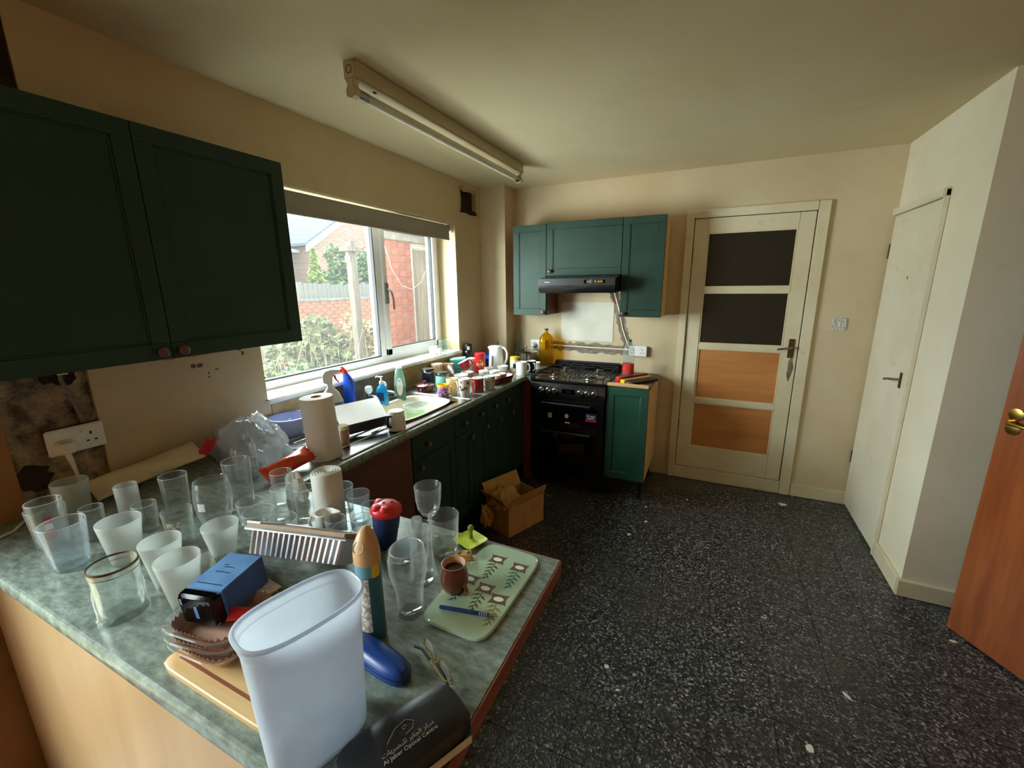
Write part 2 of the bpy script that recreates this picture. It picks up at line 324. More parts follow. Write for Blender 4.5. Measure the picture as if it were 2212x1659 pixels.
# ------------------------------------------------------------------ mesh builder
class MB:
    def __init__(self): self.v = []; self.f = []; self.m = []
    def add(self, vs, fs, mi=0, mat=None):
        o = len(self.v)
        if mat is not None: vs = [tuple(mat @ Vector(p)) for p in vs]
        self.v += [tuple(p) for p in vs]
        for i, f in enumerate(fs):
            self.f.append(tuple(x + o for x in f)); self.m.append(mi[i] if isinstance(mi, list) else mi)
        return self
    def box(self, x0, x1, y0, y1, z0, z1, mi=0, mat=None):
        x0, x1 = sorted((x0, x1)); y0, y1 = sorted((y0, y1)); z0, z1 = sorted((z0, z1))
        vs = [(x0, y0, z0), (x1, y0, z0), (x1, y1, z0), (x0, y1, z0), (x0, y0, z1), (x1, y0, z1), (x1, y1, z1), (x0, y1, z1)]
        return self.add(vs, [(3, 2, 1, 0), (4, 5, 6, 7), (0, 1, 5, 4), (1, 2, 6, 5), (2, 3, 7, 6), (3, 0, 4, 7)], mi, mat)
    def lathe(self, prof, n=28, mi=0, mat=None, seg=None, wob=None):
        vs = []; rings = []
        for k, (r, z) in enumerate(prof):
            if r <= 1e-6: rings.append([len(vs)]); vs.append((0, 0, z))
            else:
                rings.append(list(range(len(vs), len(vs) + n)))
                for i in range(n):
                    a = 2 * math.pi * i / n; rr = r * (wob(a, z) if wob else 1)
                    vs.append((rr * math.cos(a), rr * math.sin(a), z))
        fs = []; ms = []
        for k in range(len(rings) - 1):
            a, b = rings[k], rings[k + 1]; s = seg[k] if seg else mi
            if len(a) == 1 and len(b) == 1: continue
            for i in range(n):
                j = (i + 1) % n
                if len(a) == 1: fs.append((a[0], b[j], b[i]))
                elif len(b) == 1: fs.append((a[i], a[j], b[0]))
                else: fs.append((a[i], a[j], b[j], b[i]))
                ms.append(s)
        return self.add(vs, fs, ms, mat)
    def loft(self, secs, n=40, mi=0, mat=None, cap0=True, cap1=True, p=4.0):
        """stacked rounded sections (z, half_x, half_y[, cx, cy])"""
        vs = []; fs = []
        for s in secs:
            z, hx, hy = s[:3]; cx, cyy = (s[3], s[4]) if len(s) > 3 else (0, 0)
            for i in range(n):
                a = 2 * math.pi * i / n; c, sn = math.cos(a), math.sin(a)
                k = (abs(c) ** p + abs(sn) ** p) ** (-1 / p)
                vs.append((cx + hx * k * c, cyy + hy * k * sn, z))
        for q in range(len(secs) - 1):
            for i in range(n):
                j = (i + 1) % n; fs.append((q * n + i, q * n + j, (q + 1) * n + j, (q + 1) * n + i))
        if cap0: fs.append(tuple(reversed(range(n))))
        if cap1: fs.append(tuple(range((len(secs) - 1) * n, len(secs) * n)))
        return self.add(vs, fs, mi, mat)
    def tube(self, pts, r, n=8, mi=0, mat=None, caps=True):
        pts = [Vector(p) for p in pts]; vs = []; fs = []
        rs = r if isinstance(r, (list, tuple)) else [r] * len(pts)
        prev = None
        for k, p in enumerate(pts):
            t = (pts[min(k + 1, len(pts) - 1)] - pts[max(k - 1, 0)]).normalized()
            ref = prev if prev is not None else (Vector((0, 0, 1)) if abs(t.z) < 0.9 else Vector((1, 0, 0)))
            u = (ref - t * ref.dot(t)).normalized(); w = t.cross(u); prev = u
            for i in range(n):
                a = 2 * math.pi * i / n; vs.append(tuple(p + rs[k] * (math.cos(a) * u + math.sin(a) * w)))
        for k in range(len(pts) - 1):
            for i in range(n):
                j = (i + 1) % n; fs.append((k * n + i, k * n + j, (k + 1) * n + j, (k + 1) * n + i))
        if caps:
            fs.append(tuple(reversed(range(n)))); fs.append(tuple(range((len(pts) - 1) * n, len(pts) * n)))
        return self.add(vs, fs, mi, mat)
    def prism(self, poly, h0, h1, axis='z', mi=0, mat=None):
        n = len(poly)
        def P(a, b, h): return {'z': (a, b, h), 'y': (a, h, b), 'x': (h, a, b)}[axis]
        vs = [P(a, b, h0) for a, b in poly] + [P(a, b, h1) for a, b in poly]
        fs = [tuple(reversed(range(n))), tuple(range(n, 2 * n))] + [(i, (i + 1) % n, n + (i + 1) % n, n + i) for i in range(n)]
        return self.add(vs, fs, mi, mat)
    def mesh(self, name, mats, bevel=0, smooth=True, bseg=2):
        me = bpy.data.meshes.new(name); me.from_pydata(self.v, [], self.f)
        mats = mats if isinstance(mats, (list, tuple)) else [mats]
        for mm in mats: me.materials.append(MATS[mm])
        if len(mats) > 1: me.polygons.foreach_set('material_index', self.m)
        bm = bmesh.new(); bm.from_mesh(me)
        bmesh.ops.recalc_face_normals(bm, faces=bm.faces)
        if bevel:
            es = [e for e in bm.edges if len(e.link_faces) == 2 and e.calc_face_angle(0) > R(30)]
            bmesh.ops.bevel(bm, geom=es, offset=bevel, segments=bseg, affect='EDGES', clamp_overlap=True)
        bm.to_mesh(me); bm.free()
        if smooth:
            me.polygons.foreach_set('use_smooth', [True] * len(me.polygons)); me.set_sharp_from_angle(angle=R(38))
        me.update(); return me
    def build(self, name, mats, parent=None, loc=(0, 0, 0), rot=(0, 0, 0), bevel=0, smooth=True, bseg=2):
        o = bpy.data.objects.new(name, self.mesh(name, mats, bevel, smooth, bseg)); COL.objects.link(o)
        o.location = loc; o.rotation_euler = rot
        if parent: o.parent = parent
        return o
def tag(o, label, cat=None, group=None):
    o['label'] = label
    if cat: o['category'] = cat
    if group: o['group'] = group
    return o
def struct(o, label=None):
    o['kind'] = 'structure'
    if label: o['label'] = label
    return o
def thing(name, label, cat, loc=(0, 0, 0), rot=(0, 0, 0), group=None):
    o = bpy.data.objects.new(name, None); COL.objects.link(o); o.location = loc
    o.rotation_euler = rot if isinstance(rot, (tuple, list)) else (0, 0, rot); o.empty_display_size = 0.02
    return tag(o, label, cat, group)
def TRS(loc=(0, 0, 0), rot=(0, 0, 0), s=1.0):
    from mathutils import Euler
    return Matrix.Translation(loc) @ Euler(rot).to_matrix().to_4x4() @ Matrix.Diagonal((s, s, s, 1))
def text(body, size, mat, parent, loc, rot, name='lettering', wrap=None, sx=1.0, align='CENTER'):
    c = bpy.data.curves.new(name, 'FONT'); c.body = body; c.size = size; c.extrude = 0.0002; c.align_x = align; c.align_y = 'CENTER'; c.resolution_u = 3
    o = bpy.data.objects.new(name, c); COL.objects.link(o); bpy.context.view_layer.update()
    me = bpy.data.meshes.new_from_object(o.evaluated_get(bpy.context.evaluated_depsgraph_get()))
    bpy.data.objects.remove(o); bpy.data.curves.remove(c)
    for v in me.vertices:
        v.co.x *= sx
        if wrap: a = v.co.x / wrap; rr = wrap + v.co.z; v.co = (rr * math.sin(a), -rr * math.cos(a), v.co.y)
    me.materials.clear(); me.materials.append(MATS[mat])
    o = bpy.data.objects.new(name, me); COL.objects.link(o); o.parent = parent; o.location = loc; o.rotation_euler = rot
    return o
def cells(us, vs, holes):
    us = sorted(set(us + [h[i] for h in holes for i in (0, 1)])); vs = sorted(set(vs + [h[i] for h in holes for i in (2, 3)]))
    for a, b in zip(us, us[1:]):
        for c, d in zip(vs, vs[1:]):
            if not any(h[0] <= (a + b) / 2 <= h[1] and h[2] <= (c + d) / 2 <= h[3] for h in holes): yield a, b, c, d
def blob_poly(cx, cyy, rx, ry, n=14, jit=0.25, rnd=random):
    return [(cx + rx * (1 + rnd.uniform(-jit, jit)) * math.cos(2 * math.pi * i / n), cyy + ry * (1 + rnd.uniform(-jit, jit)) * math.sin(2 * math.pi * i / n)) for i in range(n)]

# ------------------------------------------------------------------ room shell
H = 2.443
XW, YR, XR, YREAR = 2.94, -1.04, 3.48, -5.5
WY0, WY1, WZ0, WZ1 = -2.357, -0.614, 1.06, 2.10          # window opening
VENT = (-0.52, -0.26, 2.215, 2.39)
# left wall: three sheets of plaster (plain, stripped channel, bare brown end)
mb = MB()
for a, b, c, d in cells([-2.98, 0.0], [0.0, H], [(WY0, WY1, WZ0, WZ1), VENT]): mb.box(-0.28, 0, a, b, c, d)
struct(mb.build('wall_left', 'wall_cream', smooth=False), 'smoke-stained cream plaster wall with the window')
struct(MB().box(-0.28, -0.016, -3.20, -2.98, 0, H).build('wall_left_channel', 'rough_plaster', smooth=False), 'stripped channel of bare rough plaster beside the sockets')
mb = MB()
for a, b, c, d in cells([-5.5, -3.20], [0.0, H], [(-5.35, -3.60, 0.10, 2.14)]): mb.box(-0.28, -0.004, a, b, c, d)
struct(mb.build('wall_left_end', 'wall_brown', smooth=False), 'brown unpainted plaster at the end of the left wall')
# rough hacked-off plaster surface in the channel
def channel():
    m, nt, out = newmat('hacked_plaster'); b = nt.nodes.new('ShaderNodeBsdfPrincipled'); v = coords(nt, True)
    f = noise(nt, v, 11, 6, 0.7)
    nt.links.new(ramp(nt, f, [(0.32, lin((48, 40, 36))), (0.42, lin((96, 82, 70))), (0.50, lin((142, 126, 106))), (0.60, lin((178, 154, 118))), (0.72, lin((196, 178, 146)))]), b.inputs['Base Color'])
    b.inputs['Roughness'].default_value = 0.95
    bn = nt.nodes.new('ShaderNodeBump'); bn.inputs['Strength'].default_value = 0.9; nt.links.new(noise(nt, v, 45, 5, 0.7), bn.inputs['Height']); nt.links.new(bn.outputs[0], b.inputs['Normal'])
    nt.links.new(b.outputs[0], out.inputs[0])
    from mathutils import noise as mn
    ny, nz = 24, 150; vs = []; z0, z1, y0, y1 = 0.86, H, -3.20, -2.98
    for k in range(nz + 1):
        for i in range(ny + 1):
            y = y0 + (y1 - y0) * i / ny; z = z0 + (z1 - z0) * k / nz; p = Vector((y * 14, z * 14, 3.3))
            d = mn.noise(p) * 0.6 + mn.noise(p * 2.3) * 0.35 + mn.noise(p * 5.1) * 0.2
            vs.append((-0.012 + 0.011 * d, y, z))
    fs = [(k * (ny + 1) + i, k * (ny + 1) + i + 1, (k + 1) * (ny + 1) + i + 1, (k + 1) * (ny + 1) + i) for k in range(nz) for i in range(ny)]
    c = bpy.data.objects['wall_left_channel']
    MB().add(vs, fs).build('hacked_surface', 'hacked_plaster', c)
    rp = random.Random(3)
    for (y, z, ry, rz, mt) in ((-3.05, 1.335, 0.045, 0.028, 'dark_brick'), (-3.16, 1.02, 0.035, 0.045, 'dark_brick'), (-3.03, 1.215, 0.010, 0.014, 'dark_brick')):
        MB().prism(blob_poly(y, z, ry, rz, 18, 0.3, rp), -0.018, -0.004, 'x').build('plaster_patch', mt, c, smooth=False)
    MB().box(-0.02, -0.003, -3.20, -2.985, 1.98, H).build('dark_brick_top', 'dark_brick', c, smooth=False)  # dark exposed brick at the top of the channel
    # old conduit stub and wires above the socket
    MB().tube([(-0.004, -3.045, 1.37), (0.0, -3.05, 1.32), (0.002, -3.035, 1.27), (0.0, -3.03, 1.23), (-0.004, -3.022, 1.17)], 0.006, 8).build('old_cable', 'grey_mortar', c)
    MB().box(-0.01, 0.004, -3.055, -3.03, 1.34, 1.352).build('cable_clip', 'cream_plastic', c)
channel()
# back wall with door opening, boxing in the corner
DX0, DX1, DZ0, DZ1 = 1.7455, 2.5075, 0.106, 2.087
mb = MB()
for a, b, c, d in cells([-0.28, 3.2], [0.0, H], [(DX0 - 0.012, DX1 + 0.012, 0.0, DZ1 + 0.012)]): mb.box(a, b, 0, 0.14, c, d)
struct(mb.build('wall_back', 'wall_cream', smooth=False), 'smoke-stained cream end wall behind the cooker')
struct(MB().box(0.0, 0.245, -0.2026, 0.0, 0, H).build('trim_1', 'wall_cream', smooth=False), 'cream boxed-in pipe casing in the corner')
struct(MB().box(XW, 3.2, YR, 0, 0, H).build('wall_right', 'wall_white', smooth=False), 'cream wall of the larder cupboard')
struct(MB().box(3.2, XR + 0.15, YR, YR + 0.12, 0, H).build('wall_right_return', 'wall_white', smooth=False))
struct(MB().box(XR, XR + 0.15, YREAR, YR, 0, H).build('wall_right_rear', 'wall_brown', smooth=False))
struct(MB().box(-0.28, XR + 0.15, YREAR - 0.15, YREAR, 0, H).build('wall_rear', 'wall_brown', smooth=False))
struct(MB().box(-0.28, XR + 0.15, YREAR - 0.15, 0.14, H, H + 0.12).build('ceiling', 'ceiling_cream', smooth=False), 'yellowed cream plaster ceiling')
flo = struct(MB().box(-0.28, XR + 0.15, YREAR - 0.15, 1.4, -0.12, -0.003).build('floor', 'floor_vinyl', smooth=False), 'dark speckled vinyl tile floor')
T = 0.2286
tile = MB().box(0, T - 0.0026, 0, T - 0.0026, -0.003, 0).mesh('floor_tile', 'floor_vinyl', smooth=False)
x = 2.04 - 7 * T
nx = 0
while x < XR:
    for k in range(16):
        y = -0.02 - (k + 1) * T
        if x > XW - 0.15 and y > YR - 0.15: continue
        o = bpy.data.objects.new('floor_tile', tile); COL.objects.link(o); o.parent = flo; o.location = (x, y, 0)
    x += T
# dark hall behind the glazed door
hall = MB()
hall.box(1.2, 3.1, 1.2, 1.3, 0, 2.5).box(1.2, 1.3, 0.14, 1.2, 0, 2.5).box(3.0, 3.1, 0.14, 1.2, 0, 2.5).box(1.2, 3.1, 0.14, 1.3, 2.4, 2.5)
struct(hall.build('wall_hall', 'wall_brown', smooth=False), 'dim hall behind the glazed door')
# skirtings
def skirting(name, pts_box):
    mb = MB()
    for b in pts_box: mb.box(*b)
    return struct(mb.build(name, 'gloss_cream', bevel=0.004), 'cream painted skirting board')
skirting('baseboard_back', [(2.585, XW, -0.018, 0, 0, 0.10)])
skirting('baseboard_right', [(XW - 0.018, XW, YR, -0.692, 0, 0.095), (XW - 0.018, XR, YR - 0.018, YR, 0, 0.095)])

# ------------------------------------------------------------------ kitchen window
FX0, FX1 = -0.235, -0.175
w = struct(thing('window_1', 'white double glazed window over the sink', 'window'))
del w['category']
MUL = -1.335
f = MB()
f.box(FX0, FX1, WY0, WY1, 1.085, 1.135).box(FX0, FX1, WY0, WY1, WZ1 - 0.05, WZ1)
f.box(FX0, FX1, WY0, WY0 + 0.05, 1.135, WZ1 - 0.05).box(FX0, FX1, WY1 - 0.05, WY1, 1.135, WZ1 - 0.05)
f.box(FX0, FX1, MUL - 0.03, MUL + 0.03, 1.135, WZ1 - 0.05)
f.build('window_frame', 'upvc', w, bevel=0.004)
s = MB(); a, b, c, d = MUL + 0.03, WY1 - 0.05, 1.135, WZ1 - 0.05
s.box(FX0 + .005, FX1 + 0.014, a, b, c, c + 0.045).box(FX0 + .005, FX1 + 0.014, a, b, d - 0.045, d).box(FX0 + .005, FX1 + 0.014, a, a + 0.045, c, d).box(FX0 + .005, FX1 + 0.014, b - 0.045, b, c, d)
sash = s.build('casement_sash', 'upvc', w, bevel=0.004)
hd = MB().box(FX1 + 0.012, FX1 + 0.026, a + 0.012, a + 0.036, 1.50, 1.64).tube([(FX1 + 0.03, a + 0.024, 1.60), (FX1 + 0.055, a + 0.026, 1.585), (FX1 + 0.058, a + 0.04, 1.53), (FX1 + 0.055, a + 0.045, 1.46)], 0.008)
hd.build('window_handle', 'steel_dull', sash)
def beads(y0, y1, z0, z1):
    m = MB(); t = 0.006
    m.box(-0.2, FX1 + 0.002, y0, y1, z0, z0 + t).box(-0.2, FX1 + 0.002, y0, y1, z1 - t, z1).box(-0.2, FX1 + 0.002, y0, y0 + t, z0, z1).box(-0.2, FX1 + 0.002, y1 - t, y1, z0, z1)
    return m
beads(WY0 + 0.05, MUL - 0.03, 1.135, WZ1 - 0.05).build('window_gasket', 'rubber', w, smooth=False)
beads(a + 0.045, b - 0.045, c + 0.045, d - 0.045).build('window_gasket', 'rubber', w, smooth=False)
MB().box(-0.206, -0.200, WY0 + 0.052, MUL - 0.032, 1.137, WZ1 - 0.052).build('pane', 'window_glass', w, smooth=False)
MB().box(-0.206, -0.200, a + 0.046, b - 0.046, c + 0.046, d - 0.046).build('pane', 'window_glass', w, smooth=False)
MB().box(-0.22, 0.022, WY0 - 0.012, WY1 + 0.012, 1.062, 1.086).build('window_sill', 'sill_white', w, bevel=0.006)
MB().box(-0.28, -0.236, WY0, WY1, 1.05, 1.086).build('outer_sill', 'concrete', w)
# roller blind
bl = thing('roller_blind', 'grey roller blind rolled up across the head of the window', 'blind', (0, 0, 0))
MB().tube([(-0.05, WY0 + 0.02, 2.062), (-0.05, WY1 - 0.03, 2.062)], 0.027, 16).build('roller', 'blind_grey', bl)
MB().box(-0.027, -0.023, WY0 + 0.03, WY1 - 0.05, 1.985, 2.075).build('blind_fabric', 'blind_grey', bl)
MB().box(-0.030, -0.018, WY0 + 0.03, WY1 - 0.05, 1.972, 1.987).build('bottom_bar', 'blind_grey', bl, bevel=0.003)
MB().box(-0.075, -0.02, WY1 - 0.028, WY1 - 0.022, 2.03, 2.095).build('bracket', 'white_plastic', bl)
MB().tube([(-0.03, WY1 - 0.02, 2.05), (-0.028, WY1 - 0.012, 1.55), (-0.014, WY1 - 0.014, 1.12)], 0.0012, 6).tube([(-0.02, WY1 - 0.02, 2.05), (-0.01, WY1 - 0.012, 1.6), (-0.012, WY1 - 0.014, 1.12)], 0.0012, 6).build('pull_cord', 'white_plastic', bl)
# rear window, behind the photographer
w = struct(thing('window_2', 'tall window at the back of the room', 'window')); del w['category']
y0, y1, z0, z1 = -5.35, -3.60, 0.10, 2.14
f = MB().box(FX0, FX1, y0, y1, z0, z0 + .06).box(FX0, FX1, y0, y1, z1 - .06, z1).box(FX0, FX1, y0, y0 + .06, z0, z1).box(FX0, FX1, y1 - .06, y1, z0, z1).box(FX0, FX1, -4.53, -4.47, z0, z1)
f.build('window_frame', 'upvc', w, bevel=0.004)
MB().box(-0.206, -0.200, y0 + .06, -4.53, z0 + .06, z1 - .06).build('pane', 'window_glass', w, smooth=False)
MB().box(-0.206, -0.200, -4.47, y1 - .06, z0 + .06, z1 - .06).build('pane', 'window_glass', w, smooth=False)

# ------------------------------------------------------------------ vent hole, wall damage
struct(MB().box(-0.285, -0.045, VENT[0], VENT[1], VENT[2], VENT[3]).build('trim_2', 'dark_brick', smooth=False), 'hole where an extractor was taken out of the wall, its shade painted on a dark filling block')  # dark block fills the opening in place of its inner shade
wl = bpy.data.objects['wall_left']; wb = bpy.data.objects['wall_back']
MB().prism([(-0.535, 2.395), (-0.50, 2.41), (-0.40, 2.40), (-0.30, 2.405), (-0.25, 2.39), (-0.27, 2.372), (-0.38, 2.378), (-0.46, 2.366), (-0.515, 2.385)], -0.008, 0.003, 'x').build('torn_edge', 'old_plaster', wl, smooth=False)
MB().prism([(-0.535, 2.395), (-0.515, 2.39), (-0.51, 2.30), (-0.518, 2.215), (-0.535, 2.22), (-0.53, 2.31)], -0.008, 0.003, 'x').build('torn_edge', 'old_plaster', wl, smooth=False)
MB().prism([(-0.52, 2.235), (-0.44, 2.222), (-0.36, 2.24), (-0.27, 2.228), (-0.255, 2.205), (-0.37, 2.196), (-0.45, 2.206), (-0.525, 2.20)], -0.008, 0.003, 'x').build('torn_edge', 'dark_brick', wl, smooth=False)
for (y, z, ry, rz) in ((-2.655, 1.302, .012, .010), (-2.63, 1.300, .013, .011), (-2.445, 1.325, .006, .012), (-2.455, 1.345, .012, .005), (-2.60, 1.262, .004, .004), (-2.60, 1.245, .004, .004), (-2.565, 1.272, .008, .003)):
    MB().prism(blob_poly(y, z, ry, rz, 9, 0.3), 0.0, 0.0012, 'x').build('stain', 'brown_panel', wl, smooth=False)
for k in range(5): MB().prism(blob_poly(-2.78 + 0.045 * k, 1.352 - 0.004 * (k % 2), 0.04, 0.008, 11, 0.35), 0.0, 0.0008 + 0.0001 * k, 'x').build('grime', 'door_panel_ply', wl, smooth=False)
for (y0, y1, mt) in ((-2.345, -2.10, 'old_plaster'), (-2.10, -1.90, 'rough_plaster'), (-1.90, -1.52, 'grey_mortar'), (-1.52, -1.36, 'rough_plaster'), (-1.36, -0.62, 'old_plaster')):
    n = 8; top = [(y0 + (y1 - y0) * i / n, 1.062) for i in range(n + 1)]
    bot = [(y1 - (y1 - y0) * i / n, 0.925 + random.uniform(-0.012, 0.012)) for i in range(n + 1)]
    MB().prism(top + bot, 0.0, 0.003 + random.uniform(0, 0.004), 'x').build('plaster_patch', mt, wl, smooth=False)
# cable chase on the back wall: a run to the right, then up to the hood
def ragged(path, wid, n=26, seed=1):
    rnd = random.Random(seed); L = []; Rr = []
    for i in range(n + 1):
        t = i / n * (len(path) - 1); k = min(int(t), len(path) - 2); u = t - k
        px = path[k][0] * (1 - u) + path[k + 1][0] * u; pz = path[k][1] * (1 - u) + path[k + 1][1] * u
        dx = path[k + 1][0] - path[k][0]; dz = path[k + 1][1] - path[k][1]; l = math.hypot(dx, dz); nx, nz = -dz / l, dx / l
        L.append((px + nx * wid * rnd.uniform(0.75, 1.35), pz + nz * wid * rnd.uniform(0.75, 1.35)))
        Rr.append((px - nx * wid * rnd.uniform(0.75, 1.35), pz - nz * wid * rnd.uniform(0.75, 1.35)))
    return L + Rr[::-1]
for path, wd, sd in (([(0.60, 1.078), (1.00, 1.07), (1.36, 1.068)], 0.038, 2), ([(1.155, 1.56), (1.205, 1.40), (1.24, 1.25), (1.30, 1.09)], 0.034, 5)):
    MB().prism(ragged(path, wd, seed=sd), -0.002, 0.0, 'y').build('cable_chase', 'grey_mortar', wb, smooth=False)
    MB().prism(ragged(path, wd * 0.62, seed=sd + 9), -0.0035, -0.002, 'y').build('cable_chase', 'rough_plaster', wb, smooth=False)
    MB().tube([(p[0] + 0.004, -0.006, p[1] + 0.006) for p in path], 0.006, 6).build('buried_cable', 'cream_plastic', wb)
MB().prism([(1.12, 1.56), (1.19, 1.56), (1.21, 1.45), (1.165, 1.46)], -0.004, -0.002, 'y').build('plaster_patch', 'brown_panel', wb, smooth=False)
MB().prism(blob_poly(1.02, 1.098, 0.04, 0.025, 12, 0.2), -0.003, 0.0, 'y').build('plaster_patch', 'grey_mortar', wb, smooth=False)
MB().box(0.70, 1.165, -0.004, 0, 1.135, 1.468).build('splashback', 'splash_pale', wb, smooth=False)['label'] = 'pale greasy splashback panel'
for k in range(5): MB().box(0.705, 0.745, -0.0045, -0.004, 1.405 - k * 0.012, 1.4075 - k * 0.012).build('print_mark', 'text_grey', wb, smooth=False)
# ------------------------------------------------------------------ doors
def frame4(m, a0, a1, c0, c1, t, d0, d1, axis, t2=None):
    """rectangular ring in the plane, a = horizontal, c = vertical, depth d0..d1"""
    t2 = t if t2 is None else t2
    def B(p0, p1, q0, q1):
        if axis == 'y': m.box(p0, p1, d0, d1, q0, q1)
        else: m.box(d0, d1, p0, p1, q0, q1)
    B(a0, a1, c1 - t2, c1); B(a0, a1, c0, c0 + t2); B(a0, a0 + t, c0 + t2, c1 - t2); B(a1 - t, a1, c0 + t2, c1 - t2)
d = struct(thing('door_1', 'cream glazed door with two dark panes over two plywood panels', 'door')); del d['category']
PX0, PX1 = 1.842, 2.413
bands = [(1.585, 1.985), (1.152, 1.548), (0.705, 1.115), (0.288, 0.668)]
m = MB()
m.box(DX0, PX0, -0.004, 0.036, DZ0, DZ1).box(PX1, DX1, -0.004, 0.036, DZ0, DZ1)
zs = [DZ0] + [z for b in reversed(bands) for z in b] + [DZ1]
for k in range(0, len(zs), 2): m.box(PX0, PX1, -0.004, 0.036, zs[k], zs[k + 1])
m.build('door_leaf', 'gloss_cream', d, bevel=0.003)
for k, (z0, z1) in enumerate(bands):
    nm, mt = ('pane', 'obscure_glass') if k < 2 else ('panel', 'door_panel_ply')
    p = MB().box(PX0 - 0.002, PX1 + 0.002, 0.012, 0.018, z0 - 0.002, z1 + 0.002).build(nm, mt, d, smooth=False)
    p['label'] = 'dark obscured glass pane' if k < 2 else 'orange plywood panel'
    b = MB(); frame4(b, PX0, PX1, z0, z1, 0.010, 0.002, 0.014, 'y'); b.build('glazing_bead', 'gloss_cream', p, bevel=0.002)
h = MB().box(2.447, 2.485, -0.010, -0.003, 1.075, 1.215).build('handle_plate', 'brass_dark', d, bevel=0.003)
MB().tube([(2.466, -0.01, 1.155), (2.466, -0.045, 1.155), (2.44, -0.055, 1.150), (2.375, -0.05, 1.138)], [0.009, 0.008, 0.0075, 0.007]).build('lever', 'steel_dull', h)
MB().prism(blob_poly(2.475, 1.0, 0.018, 0.09, 12, 0.2), -0.0046, -0.0035, 'y').build('grime', 'rough_plaster', d, smooth=False)
for z in (1.78, 0.42): MB().box(DX0 - 0.010, DX0 + 0.002, -0.010, -0.002, z, z + 0.10).build('hinge', 'brass_dark', d)
t = MB()
t.box(1.685, DX0 - 0.004, -0.022, 0, 0, 2.15).box(DX1 + 0.004, 2.582, -0.022, 0, 0, 2.15).box(DX0 - 0.004, DX1 + 0.004, -0.022, 0, DZ1 + 0.004, 2.15)
struct(t.build('trim_3', 'gloss_cream', bevel=0.005), 'cream architrave around the glazed door')
struct(MB().box(DX0 - 0.004, DX1 + 0.004, -0.014, 0.14, 0, DZ0 - 0.004).build('trim_4', 'gloss_cream', bevel=0.003), 'worn cream threshold board')
# larder door on the right wall
d = struct(thing('door_2', 'flush cream larder door on the right wall', 'door')); del d['category']
MB().box(XW - 0.016, XW, -0.662, -0.022, 0.02, 2.015).build('door_leaf', 'gloss_white', d, bevel=0.003)
hp = MB().box(XW - 0.022, XW - 0.016, -0.602, -0.578, 1.02, 1.11).build('handle_plate', 'brass_dark', d, bevel=0.002)
MB().tube([(XW - 0.02, -0.59, 1.07), (XW - 0.06, -0.59, 1.07), (XW - 0.066, -0.57, 1.068), (XW - 0.064, -0.50, 1.055), (XW - 0.058, -0.485, 1.048)], 0.007).build('lever', 'steel_dull', hp)
for z in (1.76, 0.34): MB().box(XW - 0.020, XW - 0.004, -0.020, -0.012, z, z + 0.09).build('hinge', 'brass_dark', d)
MB().prism(blob_poly(-0.40, 1.633, 0.006, 0.010, 8, 0.3), XW - 0.0168, XW - 0.0158, 'x').build('chip', 'stain_dark', d, smooth=False)
t = MB().box(XW - 0.022, XW, -0.690, -0.668, 0, 2.06).box(XW - 0.03, XW, -0.69, 0, 2.022, 2.065)
struct(t.build('trim_5', 'gloss_white', bevel=0.004), 'cream frame around the larder door')
# varnished door standing open on the right
hinge = Vector((3.462, -1.876, 0)); free = Vector((3.078, -1.221, 0)); ang = math.atan2(free.y - hinge.y, free.x - hinge.x)
d = struct(thing('door_3', 'orange varnished flush door standing open', 'door', hinge, ang)); del d['category']
MB().box(0, 0.76, -0.018, 0.018, 0.008, 1.985).build('door_leaf', 'orange_door', d, bevel=0.002)
for s in (-1, 1):
    pl = MB()
    for z in (1.075, 1.015): pl.lathe([(0, 0), (0.026, 0), (0.026, 0.004), (0.02, 0.006), (0, 0.006)], 20, mat=TRS((0.712, s * 0.018, z), (R(90 if s < 0 else -90), 0, 0)))
    pl = pl.build('handle_plate', 'brass', d)
    MB().tube([(0.712, s * 0.022, 1.045), (0.712, s * 0.055, 1.045), (0.70, s * 0.062, 1.043), (0.60, s * 0.06, 1.035)], [0.010, 0.008, 0.008, 0.006]).build('lever', 'brass', pl)
for z in (0.25, 1.70): MB().tube([(0, 0.0, z), (0, 0.0, z + 0.08)], 0.007).build('hinge', 'brass', d)
# light switch / bare box
ls = thing('light_switch', 'grimy single light switch between the two doors', 'switch', (2.726, 0, 1.329))
MB().box(-0.043, 0.043, -0.009, 0, -0.043, 0.043).build('face_plate', 'grey_print', ls, bevel=0.003)
MB().box(-0.008, 0.008, -0.014, -0.008, -0.016, 0.016).build('rocker', 'cream_plastic', ls, bevel=0.002)

# ------------------------------------------------------------------ fluorescent batten
fl = thing('fluorescent_batten', 'unlit cream fluorescent tube fitting on the ceiling', 'light fitting', (0.605, -1.475, H))
MB().box(-0.03, 0.03, -0.785, 0.785, -0.062, 0).build('batten_body', 'fitting_cream', fl, bevel=0.004)
MB().tube([(0, -0.76, -0.102), (0, 0.76, -0.102)], 0.019, 16).build('tube', 'tube_white', fl)
for s in (-1, 1):
    e = MB().prism([(-0.022, -0.062), (-0.014, -0.082), (-0.024, -0.095), (-0.022, -0.118), (0.0, -0.127), (0.022, -0.118), (0.024, -0.095), (0.014, -0.082), (0.022, -0.062)], s * 0.755, s * 0.785, 'y').build('lamp_holder', 'fitting_cream', fl, bevel=0.002)
    MB().tube([(0, s * 0.7, -0.102), (0, s * 0.755, -0.102)], 0.0195, 16).build('end_cap', 'steel_dull', e)
MB().lathe([(0.011, 0), (0.013, 0.0015), (0.015, 0)], 18, mat=TRS((0, -0.7855, -0.03), (R(90), 0, 0))).build('knockout', 'brass_dark', fl)
MB().box(-0.004, 0.004, -0.66, -0.645, -0.066, -0.061).build('screw_slot', 'black_matt', fl)

